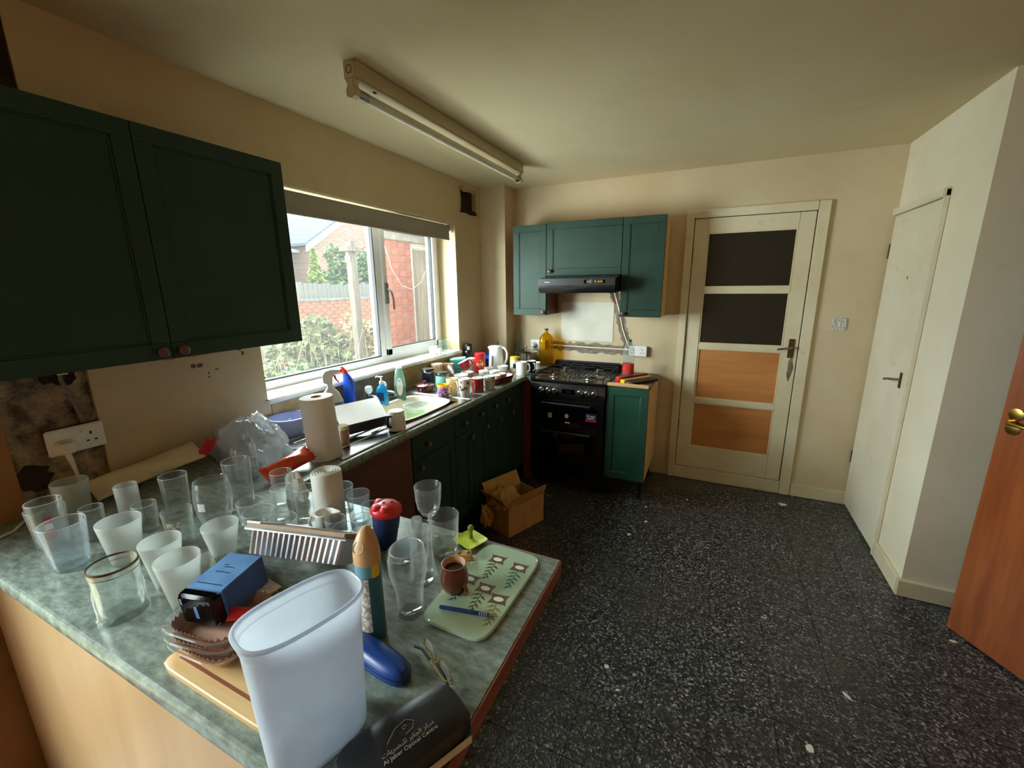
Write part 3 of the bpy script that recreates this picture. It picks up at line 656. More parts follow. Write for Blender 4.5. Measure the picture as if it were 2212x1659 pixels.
# ------------------------------------------------------------------ fitted units
def shaker(w, h, t=0.02, rail=0.052, dep=0.007):
    """door in local xz, front towards -y, origin bottom left of the front"""
    m = MB(); m.box(0, w, dep, t, 0, h)
    r = min(rail, w * 0.28, h * 0.3)
    m.box(0, w, 0, dep, 0, r).box(0, w, 0, dep, h - r, h).box(0, r, 0, dep, r, h - r).box(w - r, w, 0, dep, r, h - r)
    e = 0.006; m.box(r, r + e, 0.003, dep, r, h - r).box(w - r - e, w - r, 0.003, dep, r, h - r).box(r, w - r, 0.003, dep, r, r + e).box(r, w - r, 0.003, dep, h - r - e, h - r)
    return m
def knob(parent, loc, rot=(R(90), 0, 0), s=1.0, mat='knob_brown'):
    return MB().lathe([(0, 0), (0.007 * s, 0), (0.006 * s, 0.010 * s), (0.016 * s, 0.018 * s), (0.017 * s, 0.024 * s), (0.011 * s, 0.029 * s), (0, 0.030 * s)], 18).build('knob', mat, parent, loc, rot)
def door_on(unit, x, z, w, h, mat, kx=None, kz=None, y=-0.02, name='door', flat=False):
    dd = (MB().box(0, w, 0, 0.02, 0, h) if flat else shaker(w, h)).build(name, mat, unit, (x, y, z), bevel=0.0012, bseg=1)
    if kx is not None: knob(dd, (kx, 0, kz))
    return dd
G = 0.002
# upper cabinet by the window (front faces +x): local x runs along -y .. rotate
def facing_x(name, label, loc):   # local +x -> world +y ; local -y (front) -> world +x
    return thing(name, label, 'cabinet', loc, (0, 0, R(90)))
u = facing_x('wall_cabinet', 'dark green two-door wall cabinet above the sockets', (0.28, -3.36, 1.385))
MB().box(0, 1.0, 0, 0.279, 0, 0.718).build('body', 'green_paint', u, bevel=0.001)
door_on(u, 0.0, 0, 0.499, 0.718, 'green_paint', 0.465, 0.026)
door_on(u, 0.501, 0, 0.499, 0.718, 'green_paint', 0.024, 0.026)
# units over the cooker
u = thing('wall_cabinet', 'narrow green wall cabinet left of the cooker hood', 'cabinet', (0.366, -0.28, 1.37))
MB().box(0, 0.295, 0, 0.279, 0, 0.722).build('body', 'brown_panel', u, bevel=0.001)
door_on(u, 0, 0, 0.294, 0.722, 'green_paint', 0.276, 0.026)
u = thing('wall_cabinet', 'short wide green wall cabinet over the cooker hood', 'cabinet', (0.664, -0.28, 1.69))
MB().box(0, 0.602, 0, 0.279, 0, 0.407).build('body', 'beech_ply', u, bevel=0.001)
door_on(u, 0, 0, 0.602, 0.410, 'green_paint', 0.034, 0.034)
u = thing('wall_cabinet', 'narrow green wall cabinet right of the cooker hood with ply side', 'cabinet', (1.27, -0.28, 1.37))
MB().box(0, 0.305, 0, 0.279, 0, 0.722).build('body', 'beech_ply', u, bevel=0.001)
door_on(u, 0, 0, 0.303, 0.728, 'green_paint', 0.028, 0.026)
# cooker hood
u = thing('cooker_hood', 'black slimline cooker hood under the short cabinet', 'hood', (0.665, 0, 1.555))
MB().prism([(-0.002, 0.135), (-0.002, 0.02), (-0.46, 0.0), (-0.485, 0.055), (-0.475, 0.105), (-0.30, 0.135)], 0.0, 0.602, 'x').build('hood_body', 'black_enamel', u, bevel=0.003)
fa = MB().box(0.0, 0.602, -0.489, -0.478, 0.058, 0.108).build('front_panel', 'black_plastic', u, bevel=0.002)
MB().box(0.37, 0.53, -0.4905, -0.4885, 0.070, 0.096).build('switch_strip', 'black_glass', fa)
for x in (0.392, 0.45, 0.475, 0.495): MB().box(x, x + 0.012, -0.4925, -0.4900, 0.076, 0.090).build('switch', 'brass', fa)
MB().box(0.055, 0.097, -0.4896, -0.4888, 0.080, 0.0845).build('name_badge', 'text_grey', fa, smooth=False)
MB().box(0.04, 0.562, -0.42, -0.06, 0.006, 0.012, mat=TRS((0, 0, 0.0), (R(-2.5), 0, 0))).build('filter_grille', 'steel_dull', u)

# base run along the window wall (fronts face +x at x=.58..60)
def base_unit(label, y0, y1, drawer=True, knob_d=None, knob_o=None, mat='green_paint'):
    w = y1 - y0
    u = facing_x('base_unit', label, (0.56, y0, 0))
    MB().box(0.001, w - 0.001, 0, 0.54, 0.15, 0.745 if y0 < -1.5 else 0.868).build('body', 'brown_panel', u, bevel=0.001)
    MB().box(0.0, w, 0.05, 0.068, 0.0, 0.15).build('plinth', 'black_matt', u)
    if drawer:
        dr = door_on(u, G, 0.715, w - 2 * G, 0.145, mat, w / 2 if knob_d is None else knob_d, 0.065, name='drawer', flat=True)
        if mat == 'green_paint': door_on(u, G, 0.155, w - 2 * G, 0.556, mat, knob_o if knob_o is not None else w * 0.85, 0.515)
    return u
u = facing_x('appliance_panel', 'dark brown panel hiding an appliance below the drainer', (0.56, -2.70, 0)); u['category'] = 'panel'
MB().box(0, 0.68, -0.018, 0, 0.12, 0.868).build('front_panel', 'brown_panel', u, bevel=0.002)
MB().box(0, 0.68, 0, 0.5, 0.0, 0.745).build('body', 'black_matt', u)
base_unit('wide green base unit beside the brown panel', -2.015, -1.615, True, 0.12, 0.05)
base_unit('second green base unit from the brown panel', -1.615, -1.41)
base_unit('third green base unit from the brown panel', -1.41, -1.205)
base_unit('fourth green base unit from the brown panel', -1.205, -1.0)
base_unit('green base unit nearest the cooker', -1.0, -0.795)
u = thing('corner_unit', 'blind corner unit with a dark red filler beside the cooker', 'cabinet', (0, 0, 0))
MB().box(0.02, 0.56, -0.793, -0.02, 0.15, 0.868).build('body', 'brown_panel', u)
MB().box(0.56, 0.58, -0.793, -0.60, 0.15, 0.868).build('green_filler', 'green_paint', u, bevel=0.001)
MB().box(0.582, 0.650, -0.60, -0.02, 0.02, 0.868).build('end_panel', 'red_panel', u, bevel=0.001)
# peninsula carcass
u = thing('peninsula_unit', 'wood panelled peninsula carcass under the green worktop', 'cabinet', (0, 0, 0))
MB().box(0.03, 1.262, -3.305, -2.76, 0.10, 0.868).build('body', 'brown_panel', u)
MB().box(0.02, 1.264, -3.325, -3.307, 0.02, 0.79).build('back_panel', 'peninsula_panel', u, bevel=0.001)
MB().box(0.02, 1.264, -3.330, -3.307, 0.792, 0.868).build('top_rail', 'peninsula_rail', u, bevel=0.002)
MB().box(1.264, 1.282, -3.325, -2.75, 0.02, 0.868).build('end_panel', 'brown_panel', u, bevel=0.001)
MB().box(0.1, 1.25, -3.25, -2.80, 0.0, 0.10).build('plinth', 'black_matt', u)
# worktop (one continuous L): rounded front edges
BZ0, BZ1 = 0.870, 0.910
SINK = (0.17, 0.535, -2.02, -1.50)      # cut-out
m = MB()
for a, b, c, dd in cells([0.002, 0.604], [-2.716, -0.002], [SINK]): m.box(a, b, c, dd, BZ0, BZ1)
m.box(0.002, 1.62, -3.354, -2.716, BZ0, BZ1)
m.box(0.604, 0.650, -0.60, -0.002, BZ0, BZ1)
wt = thing('worktop', 'green-grey mottled laminate worktop running round the corner', 'worktop')
m.build('worktop_slab', 'worktop_laminate', wt, smooth=False)
# rolled nosings
def nosing(p0, p1, out, name='nosing'):
    m = MB(); n = 8; vs = []
    for p in (p0, p1):
        for i in range(n + 1):
            a = math.pi / 2 - math.pi * i / n
            vs.append((p[0] + out[0] * 0.009 * math.cos(a) ** 0.6 if math.cos(a) > 1e-6 else p[0], p[1] + out[1] * 0.009 * math.cos(a) ** 0.6 if math.cos(a) > 1e-6 else p[1], 0.89 + 0.02 * math.sin(a)))
    fs = [(i, i + 1, n + 2 + i, n + 1 + i) for i in range(n)] + [tuple(range(n + 1)), tuple(range(n + 1, 2 * n + 2))]
    m.add(vs, fs); return m.build(name, 'worktop_laminate', wt)
nosing((0.604, -2.716), (0.604, -0.62), (1, 0))
nosing((0.002, -3.354), (1.62, -3.354), (0, -1))
MB().box(1.62, 1.6246, -3.358, -2.712, BZ0, BZ1 - 0.001).build('edge_strip', 'edge_brown', wt)
MB().box(0.615, 1.6246, -2.716, -2.712, BZ0, BZ1 - 0.001).build('edge_strip', 'edge_brown', wt)

# ------------------------------------------------------------------ cooker
u = thing('cooker', 'black freestanding gas cooker with silver knobs', 'cooker', (0.657, -0.62, 0))
CW = 0.600
MB().box(0.004, CW - 0.004, 0.02, 0.60, 0.05, 0.875).build('body', 'black_enamel', u, bevel=0.003)
for x in (0.04, CW - 0.04):
    for y in (0.06, 0.55): MB().lathe([(0, 0), (0.02, 0), (0.02, 0.008), (0.012, 0.012), (0.012, 0.05), (0, 0.05)], 14).build('foot', 'black_plastic', u, (x, y, 0))
cp = MB().prism([(0.0, 0.755), (0.0, 0.86), (0.012, 0.876), (0.03, 0.876), (0.03, 0.755)], 0.0, CW, 'x').build('control_panel', 'black_enamel', u, bevel=0.002)
KX = [0.095, 0.152, 0.207, 0.407, 0.464, 0.518]
for kx in KX:
    k = MB().lathe([(0, 0), (0.022, 0), (0.021, 0.008), (0.018, 0.010), (0.017, 0.026), (0.015, 0.029), (0, 0.029)], 22).build('control_knob', 'chrome', cp, (kx, 0, 0.812), (R(90), 0, 0))
    MB().box(-0.0025, 0.0025, -0.017, 0.017, 0.029, 0.034).build('grip', 'steel', k)
    MB().box(kx - 0.002, kx + 0.002, -0.0008, 0, 0.842, 0.846).build('print_mark', 'text_grey', cp, smooth=False)
ds = MB().box(0.262, 0.368, -0.003, 0.001, 0.796, 0.834).build('clock_display', 'black_glass', cp, bevel=0.001)
MB().box(0.298, 0.334, -0.0034, -0.003, 0.807, 0.822).build('digits', 'display_glow', ds, smooth=False)
ho = MB().box(0.0, CW, 0.0, 0.60, 0.876, 0.896).build('hob_top', 'black_enamel', u, bevel=0.006)
MB().box(0.0, CW, 0.575, 0.60, 0.896, 0.945).build('rear_upstand', 'black_enamel', u, bevel=0.004)
MB().prism([(0.0, 0.945), (CW, 0.945), (CW - 0.02, 0.955), (0.02, 0.955)], 0.58, 0.60, 'y').build('upstand_vent', 'black_matt', u)
for (bx, by, br) in ((0.155, 0.155, 0.042), (0.445, 0.155, 0.052), (0.155, 0.43, 0.036), (0.445, 0.43, 0.036)):
    b = MB().lathe([(0, 0.896), (br + 0.018, 0.896), (br + 0.012, 0.902), (br, 0.903), (br, 0.914), (0, 0.914)], 26).build('burner', 'steel', ho, (bx, by, 0))
    MB().lathe([(0, 0.914), (br - 0.006, 0.914), (br - 0.008, 0.921), (0, 0.923)], 26).build('burner_cap', 'black_enamel', b)
for sx in (0.025, 0.315):
    g = MB()
    for y in (0.02, 0.28, 0.555): g.tube([(sx, y, 0.93), (sx + 0.26, y, 0.93)], 0.005, 6)
    for x in (0, 0.26): g.tube([(sx + x, 0.02, 0.93), (sx + x, 0.555, 0.93)], 0.005, 6)
    for by in (0.155, 0.43):
        for a in range(4):
            ca, sa = math.cos(a * math.pi / 2), math.sin(a * math.pi / 2)
            g.tube([(sx + 0.13 + ca * 0.13, by + sa * 0.13, 0.932), (sx + 0.13 + ca * 0.035, by + sa * 0.035, 0.936)], 0.0045, 6)
    for x in (0, 0.26):
        for y in (0.02, 0.28, 0.555): g.tube([(sx + x, y, 0.93), (sx + x, y, 0.896)], 0.005, 6)
    g.build('pan_support', 'black_matt', ho)
for nm, z0, z1, lab in (('grill_door', 0.525, 0.745, 'upper grill door'), ('oven_door', 0.09, 0.515, 'lower oven door')):
    od = MB().box(0.004, CW - 0.004, 0.0, 0.022, z0, z1).build(nm, 'black_enamel', u, bevel=0.004)
    MB().box(0.06, CW - 0.06, -0.001, 0.001, z0 + 0.03, z1 - 0.055).build('door_window', 'black_glass', od)
    hb = MB().tube([(0.10, -0.035, z1 - 0.028), (0.50, -0.035, z1 - 0.028)], 0.010, 12)
    for x in (0.11, 0.49): hb.tube([(x, 0.0, z1 - 0.028), (x, -0.035, z1 - 0.028)], 0.008, 8)
    hb.build('door_handle', 'black_plastic', od)
    if z0 > 0.5:
        st = MB().box(0.455, 0.540, -0.0016, -0.0008, 0.594, 0.660).build('guarantee_sticker', 'sticker_navy', od)
        MB().box(0.455, 0.540, -0.0019, -0.0016, 0.594, 0.616).build('red_band', 'sticker_red', st)
        text('10', 0.026, 'text_white', st, (0.475, -0.0019, 0.638), (R(90), 0, 0)); MB().box(0.494, 0.530, -0.0019, -0.0016, 0.632, 0.641).build('print_bar', 'text_grey', st, smooth=False)
        MB().box(0.472, 0.520, -0.0019, -0.0016, 0.619, 0.624).build('print_bar', 'text_white', st, smooth=False)
        MB().box(0.15, 0.185, -0.0016, -0.0008, 0.59, 0.632).build('energy_label', 'energy_sticker', od)
        MB().prism(blob_poly(0.305, 0.617, 0.017, 0.019, 9, 0.2), -0.0016, -0.0008, 'y').build('scrap_label', 'text_grey', od)
        MB().box(0.292, 0.332, -0.0016, -0.0008, 0.560, 0.571).build('name_badge', 'text_grey', od, smooth=False)
# base cabinet on the right of the cooker
u = thing('base_unit', 'bright green base cabinet with bare ply side right of the cooker', 'cabinet', (1.263, -0.58, 0))
MB().box(0.0, 0.30, 0, 0.56, 0.16, 0.872).build('body', 'beech_ply', u, bevel=0.001)
door_on(u, 0, 0.162, 0.298, 0.712, 'green_paint_bright')
for x in (0.03, 0.27):
    for y in (0.04, 0.50): MB().lathe([(0, 0), (0.022, 0), (0.022, 0.01), (0.012, 0.016), (0.012, 0.14), (0.018, 0.16), (0, 0.16)], 14).build('leg', 'black_plastic', u, (x, y, 0))
MB().box(-0.002, 0.304, 0.02, 0.56, 0.872, 0.886).build('top_board', 'brown_panel', u)
bt = tag(MB().box(0, 0.30, 0, 0.035, 0, 0.022).build('batten_offcut', 'board_wood', None, (1.262, -0.600, 0.886), (0, 0, R(-1)), bevel=0.004), 'pale timber batten along the front of the bright green cabinet', 'batten')

# ------------------------------------------------------------------ sockets
def double_socket(loc, rz, label, plug=None):
    s = thing('double_socket', label, 'socket', loc, (0, 0, rz))
    MB().box(-0.070, 0.070, -0.028, 0, -0.040, 0.040).build('back_box', 'brown_panel', s, bevel=0.002)
    fp = MB().box(-0.073, 0.073, -0.040, -0.028, -0.043, 0.043).build('face_plate', 'white_plastic', s, bevel=0.004)
    for cx in (-0.036, 0.036):
        if plug and cx == plug: continue
        hb = MB().box(cx - 0.003, cx + 0.003, -0.0408, -0.040, 0.006, 0.016).box(cx - 0.014, cx - 0.007, -0.0408, -0.040, -0.017, -0.012).box(cx + 0.007, cx + 0.014, -0.0408, -0.040, -0.017, -0.012)
        hb.build('pin_holes', 'black_matt', fp, smooth=False)
        MB().box(cx - 0.026, cx - 0.016, -0.044, -0.039, 0.018, 0.032).build('rocker_switch', 'cream_plastic', fp, bevel=0.002)
    return s
s = double_socket((0.0 - 0.012, -3.055, 1.125), R(90), 'white double socket with one plug in it under the wall cabinet', plug=-0.036)
pl = thing('plug', 'white three-pin plug and flex in the double socket', 'plug', (0.028, -3.091, 1.108), (0, 0, R(90)))
MB().loft([(0, 0.026, 0.024), (0.02, 0.025, 0.023), (0.032, 0.018, 0.016)], 24, mat=TRS((0, 0.0, 0), (R(90), 0, 0))).build('plug_body', 'cream_plastic', pl)
MB().tube([(0.0, -0.015, -0.02), (0.004, -0.02, -0.05), (0.012, -0.012, -0.11), (0.016, 0.0, -0.16), (0.016, 0.0, -0.19)], [0.009, 0.007, 0.0045, 0.0045, 0.0045]).build('flex', 'cream_plastic', pl)
tag(MB().tube([(0.016, -3.17, 0.9145), (0.05, -3.225, 0.9145), (0.10, -3.26, 0.9145), (0.115, -3.30, 0.9145), (0.12, -3.348, 0.9145)], 0.0042, 8).build('cable', 'cream_plastic'), 'cream cable lying along the back of the worktop', 'cable')
double_socket((0.487, 0, 1.086), 0, 'white double socket behind the steel pot', plug=-0.036)
s = double_socket((1.385, 0, 1.070), 0, 'white double socket at the end of the cable chase')
pl = thing('plug', 'round white plug in the socket behind the steel pot', 'plug', (0.451, -0.040, 1.080))
MB().lathe([(0, 0), (0.026, 0), (0.027, 0.012), (0.02, 0.035), (0.009, 0.045), (0, 0.045)], 20, mat=TRS((0, 0, 0), (R(90), 0, 0))).build('plug_body', 'white_plastic', pl)
MB().tube([(0, -0.02, -0.022), (0.0, -0.025, -0.05), (0.004, -0.01, -0.10), (0.006, 0.01, -0.165)], 0.004, 8).build('flex', 'white_plastic', pl)
fs = thing('fused_spur', 'small socket plate with a blue insert by the window reveal', 'socket', (0.0, -0.50, 1.105), (0, 0, R(90)))
MB().box(-0.043, 0.043, -0.008, 0, -0.043, 0.043).build('face_plate', 'wall_cream', fs, bevel=0.002)
MB().box(-0.018, 0.018, -0.010, -0.008, -0.035, -0.002).build('insert', 'navy_foam', fs)
# ------------------------------------------------------------------ things on the peninsula
WZ = 0.910
def shell(rt, rb, h, t=0.0018, base=0.005, belly=None, rim=True):
    """closed glass profile, optional belly [(fraction, radius factor)]"""
    o = [(0, 0), (rb * 0.94, 0), (rb, 0.003)]
    i = []
    pts = belly or []
    for fr, rr in pts: o.append((rr, h * fr)); i.append((rr - t, h * fr))
    o += [(rt, h - 0.0018), (rt - t / 2, h)]
    i = [(rt - t, h - 0.0018)] + [p for p in reversed(i) if p[1] > base] + [(rb - t, base + 0.002), (rb * 0.8, base), (0, base)]
    return o + i
def glass(label, x, y, rt, rb, h, mat='glass_clear', belly=None, z=WZ, t=0.0018, base=0.006, name='drinking_glass', wob=None, n=36, group=None, rot=(0, 0, 0)):
    prof = shell(rt, rb, h, t, base, belly); hi = [k for k, q in enumerate(prof) if q[1] >= h - 0.002]
    sg_ = [1 if (k in hi and k + 1 in hi) else 0 for k in range(len(prof) - 1)]
    g = MB().lathe(prof, n, wob=wob, seg=sg_).build(name, [mat, 'glass_rim'], None, (x, y, z), rot)
    return tag(g, label, 'glass', group)
GG = 'glassware crowded on the peninsula'
glass('frosted tumbler at the wall below the plug flex', 0.129, -3.130, 0.045, 0.036, 0.115, 'glass_frost', group=GG)
sg = thing('drinking_glass', 'tall clear glass printed with a small red figure at the left end', 'glass', (0.300, -3.238, WZ), group=GG)
MB().lathe(shell(0.041, 0.033, 0.118), 36).build('glass_wall', 'glass_clear', sg)
pr = MB()
def cyl_patch(m, r, z0, z1, a0, a1, n=10, mi=0, r1=None):
    r1 = r if r1 is None else r1; vs = []
    for i in range(n + 1):
        a = a0 + (a1 - a0) * i / n; vs += [(r * math.cos(a), r * math.sin(a), z0), (r1 * math.cos(a), r1 * math.sin(a), z1)]
    return m.add(vs, [(2 * i, 2 * i + 2, 2 * i + 3, 2 * i + 1) for i in range(n)], mi)
A0 = R(-15)
cyl_patch(pr, 0.0370, 0.035, 0.062, A0 - 0.32, A0 + 0.32, 8, 0, 0.0382); cyl_patch(pr, 0.0395, 0.082, 0.100, A0 - 0.22, A0 + 0.22, 8, 0, 0.0405)
cyl_patch(pr, 0.0385, 0.064, 0.081, A0 - 0.2, A0 + 0.2, 8, 1, 0.0392)
pr.build('print', ['santa_red', 'text_white'], sg)
glass('clear glass nested inside the printed glass', 0.300, -3.238, 0.0372, 0.029, 0.125, z=WZ + 0.012, group=GG)
glass('large clear tumbler nearest the left edge of the worktop', 0.468, -3.259, 0.046, 0.036, 0.125, 'glass_print', group=GG)
glass('wide frosted tumbler behind the gold-rimmed tankard', 0.577, -3.188, 0.047, 0.031, 0.12, 'glass_frost', group=GG)
glass('slim frosted tube glass in the back row', 0.384, -3.090, 0.028, 0.026, 0.135, 'glass_frost', group=GG)
glass('small clear glass between the frosted tumblers at the wall', 0.371, -3.170, 0.027, 0.022, 0.10, group=GG)
# dimpled tankard with gold rim
def dimple(a, z):
    if z > 0.085: return 1.0
    return 1.0 - 0.09 * (0.5 + 0.5 * math.cos(10 * a)) * max(0, math.sin(math.pi * min(1, max(0, (z - 0.008) / 0.077))))
tk = thing('beer_tankard', 'heavy dimpled tankard with a gold rim at the worktop front', 'glass', (0.795, -3.287, WZ), (0, 0, R(30)), group=GG)
o_ = [(0, 0), (0.044, 0), (0.046, 0.006), (0.043, 0.012), (0.044, 0.03), (0.045, 0.05), (0.044, 0.07), (0.041, 0.086), (0.043, 0.105), (0.0435, 0.122), (0.0425, 0.1235), (0.041, 0.122), (0.0395, 0.086), (0.040, 0.06), (0.040, 0.03), (0.037, 0.014), (0, 0.013)]
MB().lathe(o_, 60, wob=dimple).build('glass_wall', 'glass_heavy', tk)
MB().lathe([(0.0437, 0.1195), (0.0439, 0.1215), (0.0432, 0.1242), (0.0420, 0.1245), (0.0408, 0.122)], 48).build('gold_rim', 'brass_dark', tk)
MB().lathe([(0.0436, 0.108), (0.0437, 0.110)], 48).build('worn_gilding', 'brass', tk)
TB = [(0.5, 0.036)]
glass('frosted tapered tumbler beside the gold-rimmed tankard', 0.791, -3.197, 0.042, 0.024, 0.125, 'glass_frost', group=GG, base=0.012)
glass('frosted tapered tumbler nearest the brown trays', 0.904, -3.218, 0.043, 0.025, 0.125, 'glass_frost', group=GG, base=0.012)
glass('frosted tapered tumbler left of the foil tray', 0.798, -3.069, 0.043, 0.026, 0.098, 'glass_frost', group=GG)
lg = thing('drinking_glass', 'clear tumbler with a white printed label in the middle', 'glass', (0.634, -3.086, WZ), group=GG)
MB().lathe(shell(0.036, 0.029, 0.11), 36).build('glass_wall', 'glass_clear', lg)
cyl_patch(MB(), 0.0326, 0.055, 0.085, R(-75), R(-20), 10, 0, 0.0345).build('printed_label', 'grey_print', lg)
glass('plain tall glass in the back row by the paper bag', 0.450, -2.998, 0.037, 0.030, 0.14, group=GG)
glass('squat clear glass behind the slim frosted tube', 0.452, -3.083, 0.030, 0.026, 0.085, group=GG)
bm_ = thing('beer_mug', 'big-bellied clear beer mug in the back row', 'glass', (0.594, -2.970, WZ), (0, 0, R(20)), group=GG)
MB().lathe(shell(0.044, 0.036, 0.14, 0.0025, 0.01, [(0.25, 0.046), (0.55, 0.050), (0.8, 0.048)]), 40).build('glass_wall', 'glass_clear', bm_)
MB().tube([(0.046, 0, 0.115), (0.070, 0, 0.112), (0.078, 0, 0.085), (0.074, 0, 0.05), (0.046, 0, 0.035)], 0.005, 10).build('handle', 'glass_heavy', bm_)
cyl_patch(MB(), 0.0505, 0.06, 0.085, R(-100), R(-75), 6).build('printed_label', 'text_white', bm_)
glass('tall clear glass in front of the orange packet', 0.542, -2.859, 0.042, 0.036, 0.15, group=GG)
hm = thing('glass_mug', 'clear mug with an angular handle in front of the plastic bag', 'glass', (0.389, -2.738, WZ), (0, 0, R(25)), group=GG)
MB().lathe(shell(0.041, 0.038, 0.13, 0.0025, 0.01), 40).build('glass_wall', 'glass_clear', hm)
MB().tube([(0.038, 0, 0.105), (0.055, 0, 0.112), (0.068, 0, 0.108), (0.074, 0, 0.06), (0.068, 0, 0.03), (0.038, 0, 0.025)], 0.005, 10).build('handle', 'glass_heavy', hm)
glass('clear tumbler left of the wide glass bowl', 0.714, -2.936, 0.037, 0.030, 0.079, group=GG)
glass('wide clear bowl-shaped glass behind the foil tray', 0.792, -2.962, 0.042, 0.028, 0.079, belly=[(0.3, 0.036), (0.7, 0.042)], group=GG)
glass('low wide tumbler behind the long foil tray', 0.872, -2.948, 0.039, 0.033, 0.066, 'glass_heavy', group=GG)
glass('clear glass with crumpled tissue inside', 0.695, -2.814, 0.033, 0.028, 0.12, group=GG)
glass('clear tumbler in front of the tissue glass', 0.779, -2.876, 0.031, 0.027, 0.11, group=GG)
glass('clear tumbler beside the roll of bags', 0.843, -2.848, 0.031, 0.027, 0.11, group=GG)
glass('clear tumbler behind the roll of bags', 0.904, -2.762, 0.036, 0.031, 0.088, group=GG)
glass('thin-rimmed tumbler right of the roll of bags', 1.004, -2.790, 0.034, 0.029, 0.098, 'glass_print', group=GG)
glass('small clear tumbler against the blue cup', 1.066, -2.806, 0.026, 0.022, 0.082, group=GG)
glass('plain small tumbler next to the white jug', 1.034, -2.905, 0.027, 0.023, 0.083, 'glass_print', group=GG)
def facet(a, z): return 1.0 - 0.05 * abs(math.sin(6 * a)) * (1 if z < 0.055 else 0.0)
glass('cut-glass tumbler right behind the foil tray', 1.088, -2.925, 0.032, 0.027, 0.08, 'glass_heavy', wob=facet, n=48, group=GG)
glass('clear tumbler between the jug and the blue cup', 1.090, -2.864, 0.028, 0.024, 0.078, group=GG)
tag(MB().lathe(shell(0.016, 0.012, 0.055, 0.0025, 0.008), 24).build('shot_glass', 'glass_frost', None, (1.208, -2.776, WZ)), 'tiny shot glass behind the grey plastic lid', 'glass', GG)
cf = thing('carafe', 'tall clear carafe with a flared foot beside the beer glass', 'glass', (1.341, -2.925, WZ), group=GG)
MB().lathe(shell(0.0285, 0.030, 0.15, 0.002, 0.006, [(0.10, 0.034), (0.3, 0.029), (0.7, 0.026), (0.85, 0.027)]), 36).build('glass_wall', 'glass_clear', cf)
MB().lathe(shell(0.0185, 0.016, 0.085, 0.0015, 0.004), 28).build('inner_glass', 'glass_clear', cf, (0.002, 0.0, 0.062))
wg = thing('wine_glass', 'stemmed wine glass with a cut bowl standing above the others', 'glass', (1.264, -2.788, WZ), group=GG)
def cut(a, z): return 1.0 - 0.035 * abs(math.sin(8 * a)) * (1 if z < 0.135 else max(0, 1 - (z - 0.135) / 0.02))
MB().lathe([(0, 0.082), (0.008, 0.082), (0.020, 0.09), (0.030, 0.108), (0.035, 0.135), (0.037, 0.1735), (0.0362, 0.175), (0.0352, 0.1735), (0.0330, 0.135), (0.028, 0.110), (0.018, 0.095), (0, 0.09)], 48, wob=cut).build('bowl', 'glass_clear', wg)
MB().lathe([(0.0, 0.008), (0.006, 0.008), (0.005, 0.02), (0.0045, 0.05), (0.007, 0.066), (0.0055, 0.074), (0.008, 0.083), (0, 0.084)], 20).build('stem', 'glass_heavy', wg)
MB().lathe([(0, 0.0), (0.031, 0.0), (0.032, 0.002), (0.012, 0.006), (0.006, 0.010), (0, 0.010)], 36).build('foot', 'glass_clear', wg)
bg_ = thing('large_tumbler', 'wide clear tumbler with a little water next to the wine glass', 'glass', (1.333, -2.818, WZ), group=GG)
MB().lathe(shell(0.040, 0.033, 0.12, 0.0022, 0.014), 40).build('glass_wall', 'glass_clear', bg_)
MB().lathe([(0, 0.0145), (0.030, 0.0145), (0.0345, 0.038), (0, 0.038)], 36).build('water', 'water_clear', bg_)
glass('curved pint glass in front of the tray', 1.379, -3.020, 0.037, 0.029, 0.16, belly=[(0.12, 0.028), (0.4, 0.031), (0.65, 0.0405), (0.82, 0.042)], name='pint_glass', base=0.012, t=0.0022, group=GG)
# white ceramic jug
jg = thing('milk_jug', 'small white ceramic jug with a pouring lip among the glasses', 'jug', (0.978, -2.893, WZ), (0, 0, R(20)))
m = MB().lathe(shell(0.026, 0.024, 0.082, 0.003, 0.005), 32)
for k, v in enumerate(m.v):
    if v[2] > 0.068 and v[0] > 0.012: m.v[k] = (v[0] + (v[2] - 0.068) / 0.014 * 0.028 * (v[0] / 0.026) ** 3 * (1 - min(1, (v[1] / 0.018) ** 2)), v[1], v[2] + 0.003)
m.build('jug_body', 'white_ceramic', jg)
MB().tube([(-0.023, 0, 0.066), (-0.04, 0, 0.070), (-0.048, 0, 0.05), (-0.042, 0, 0.026), (-0.023, 0, 0.018)], 0.0045, 10).build('handle', 'white_ceramic', jg)
# blue cup with red knobbly lid
rc = thing('lidded_cup', 'dark blue cup with a red moulded lid', 'cup', (1.157, -2.851, WZ), (R(-3), R(4), 0))
MB().lathe([(0, 0), (0.026, 0), (0.029, 0.01), (0.033, 0.05), (0.035, 0.06), (0.038, 0.10), (0.037, 0.104), (0, 0.104)], 32).build('cup_body', 'navy_foam', rc)
lid = MB().lathe([(0.0, 0.100), (0.040, 0.100), (0.043, 0.106), (0.041, 0.116), (0.030, 0.126), (0.014, 0.130), (0, 0.131)], 36).build('lid', 'red_plastic', rc)
for (a, r) in ((R(-60), 0.026), (R(-110), 0.030), (R(180), 0.026)):
    MB().lathe([(0, -0.008), (0.013, -0.006), (0.013, 0.0), (0.009, 0.006), (0, 0.008)], 20).build('lid_bump', 'red_plastic', lid, (r * math.cos(a), r * math.sin(a), 0.124))
for (x, y) in ((-0.004, -0.006), (0.010, 0.010)): MB().lathe([(0, 0), (0.004, 0), (0.004, 0.0012), (0, 0.0012)], 14).build('drinking_hole', 'stain_dark', lid, (x, y, 0.1302))
tag(MB().lathe([(0, 0.0), (0.040, 0), (0.044, 0.004), (0.044, 0.008), (0.040, 0.006), (0, 0.005)], 40).build('plastic_disc', 'tub_lid_frost', None, (1.247, -2.887, 0.938), (R(14), R(-12), 0)), 'pale grey round plastic lid resting in front of the blue cup', 'plastic disc')
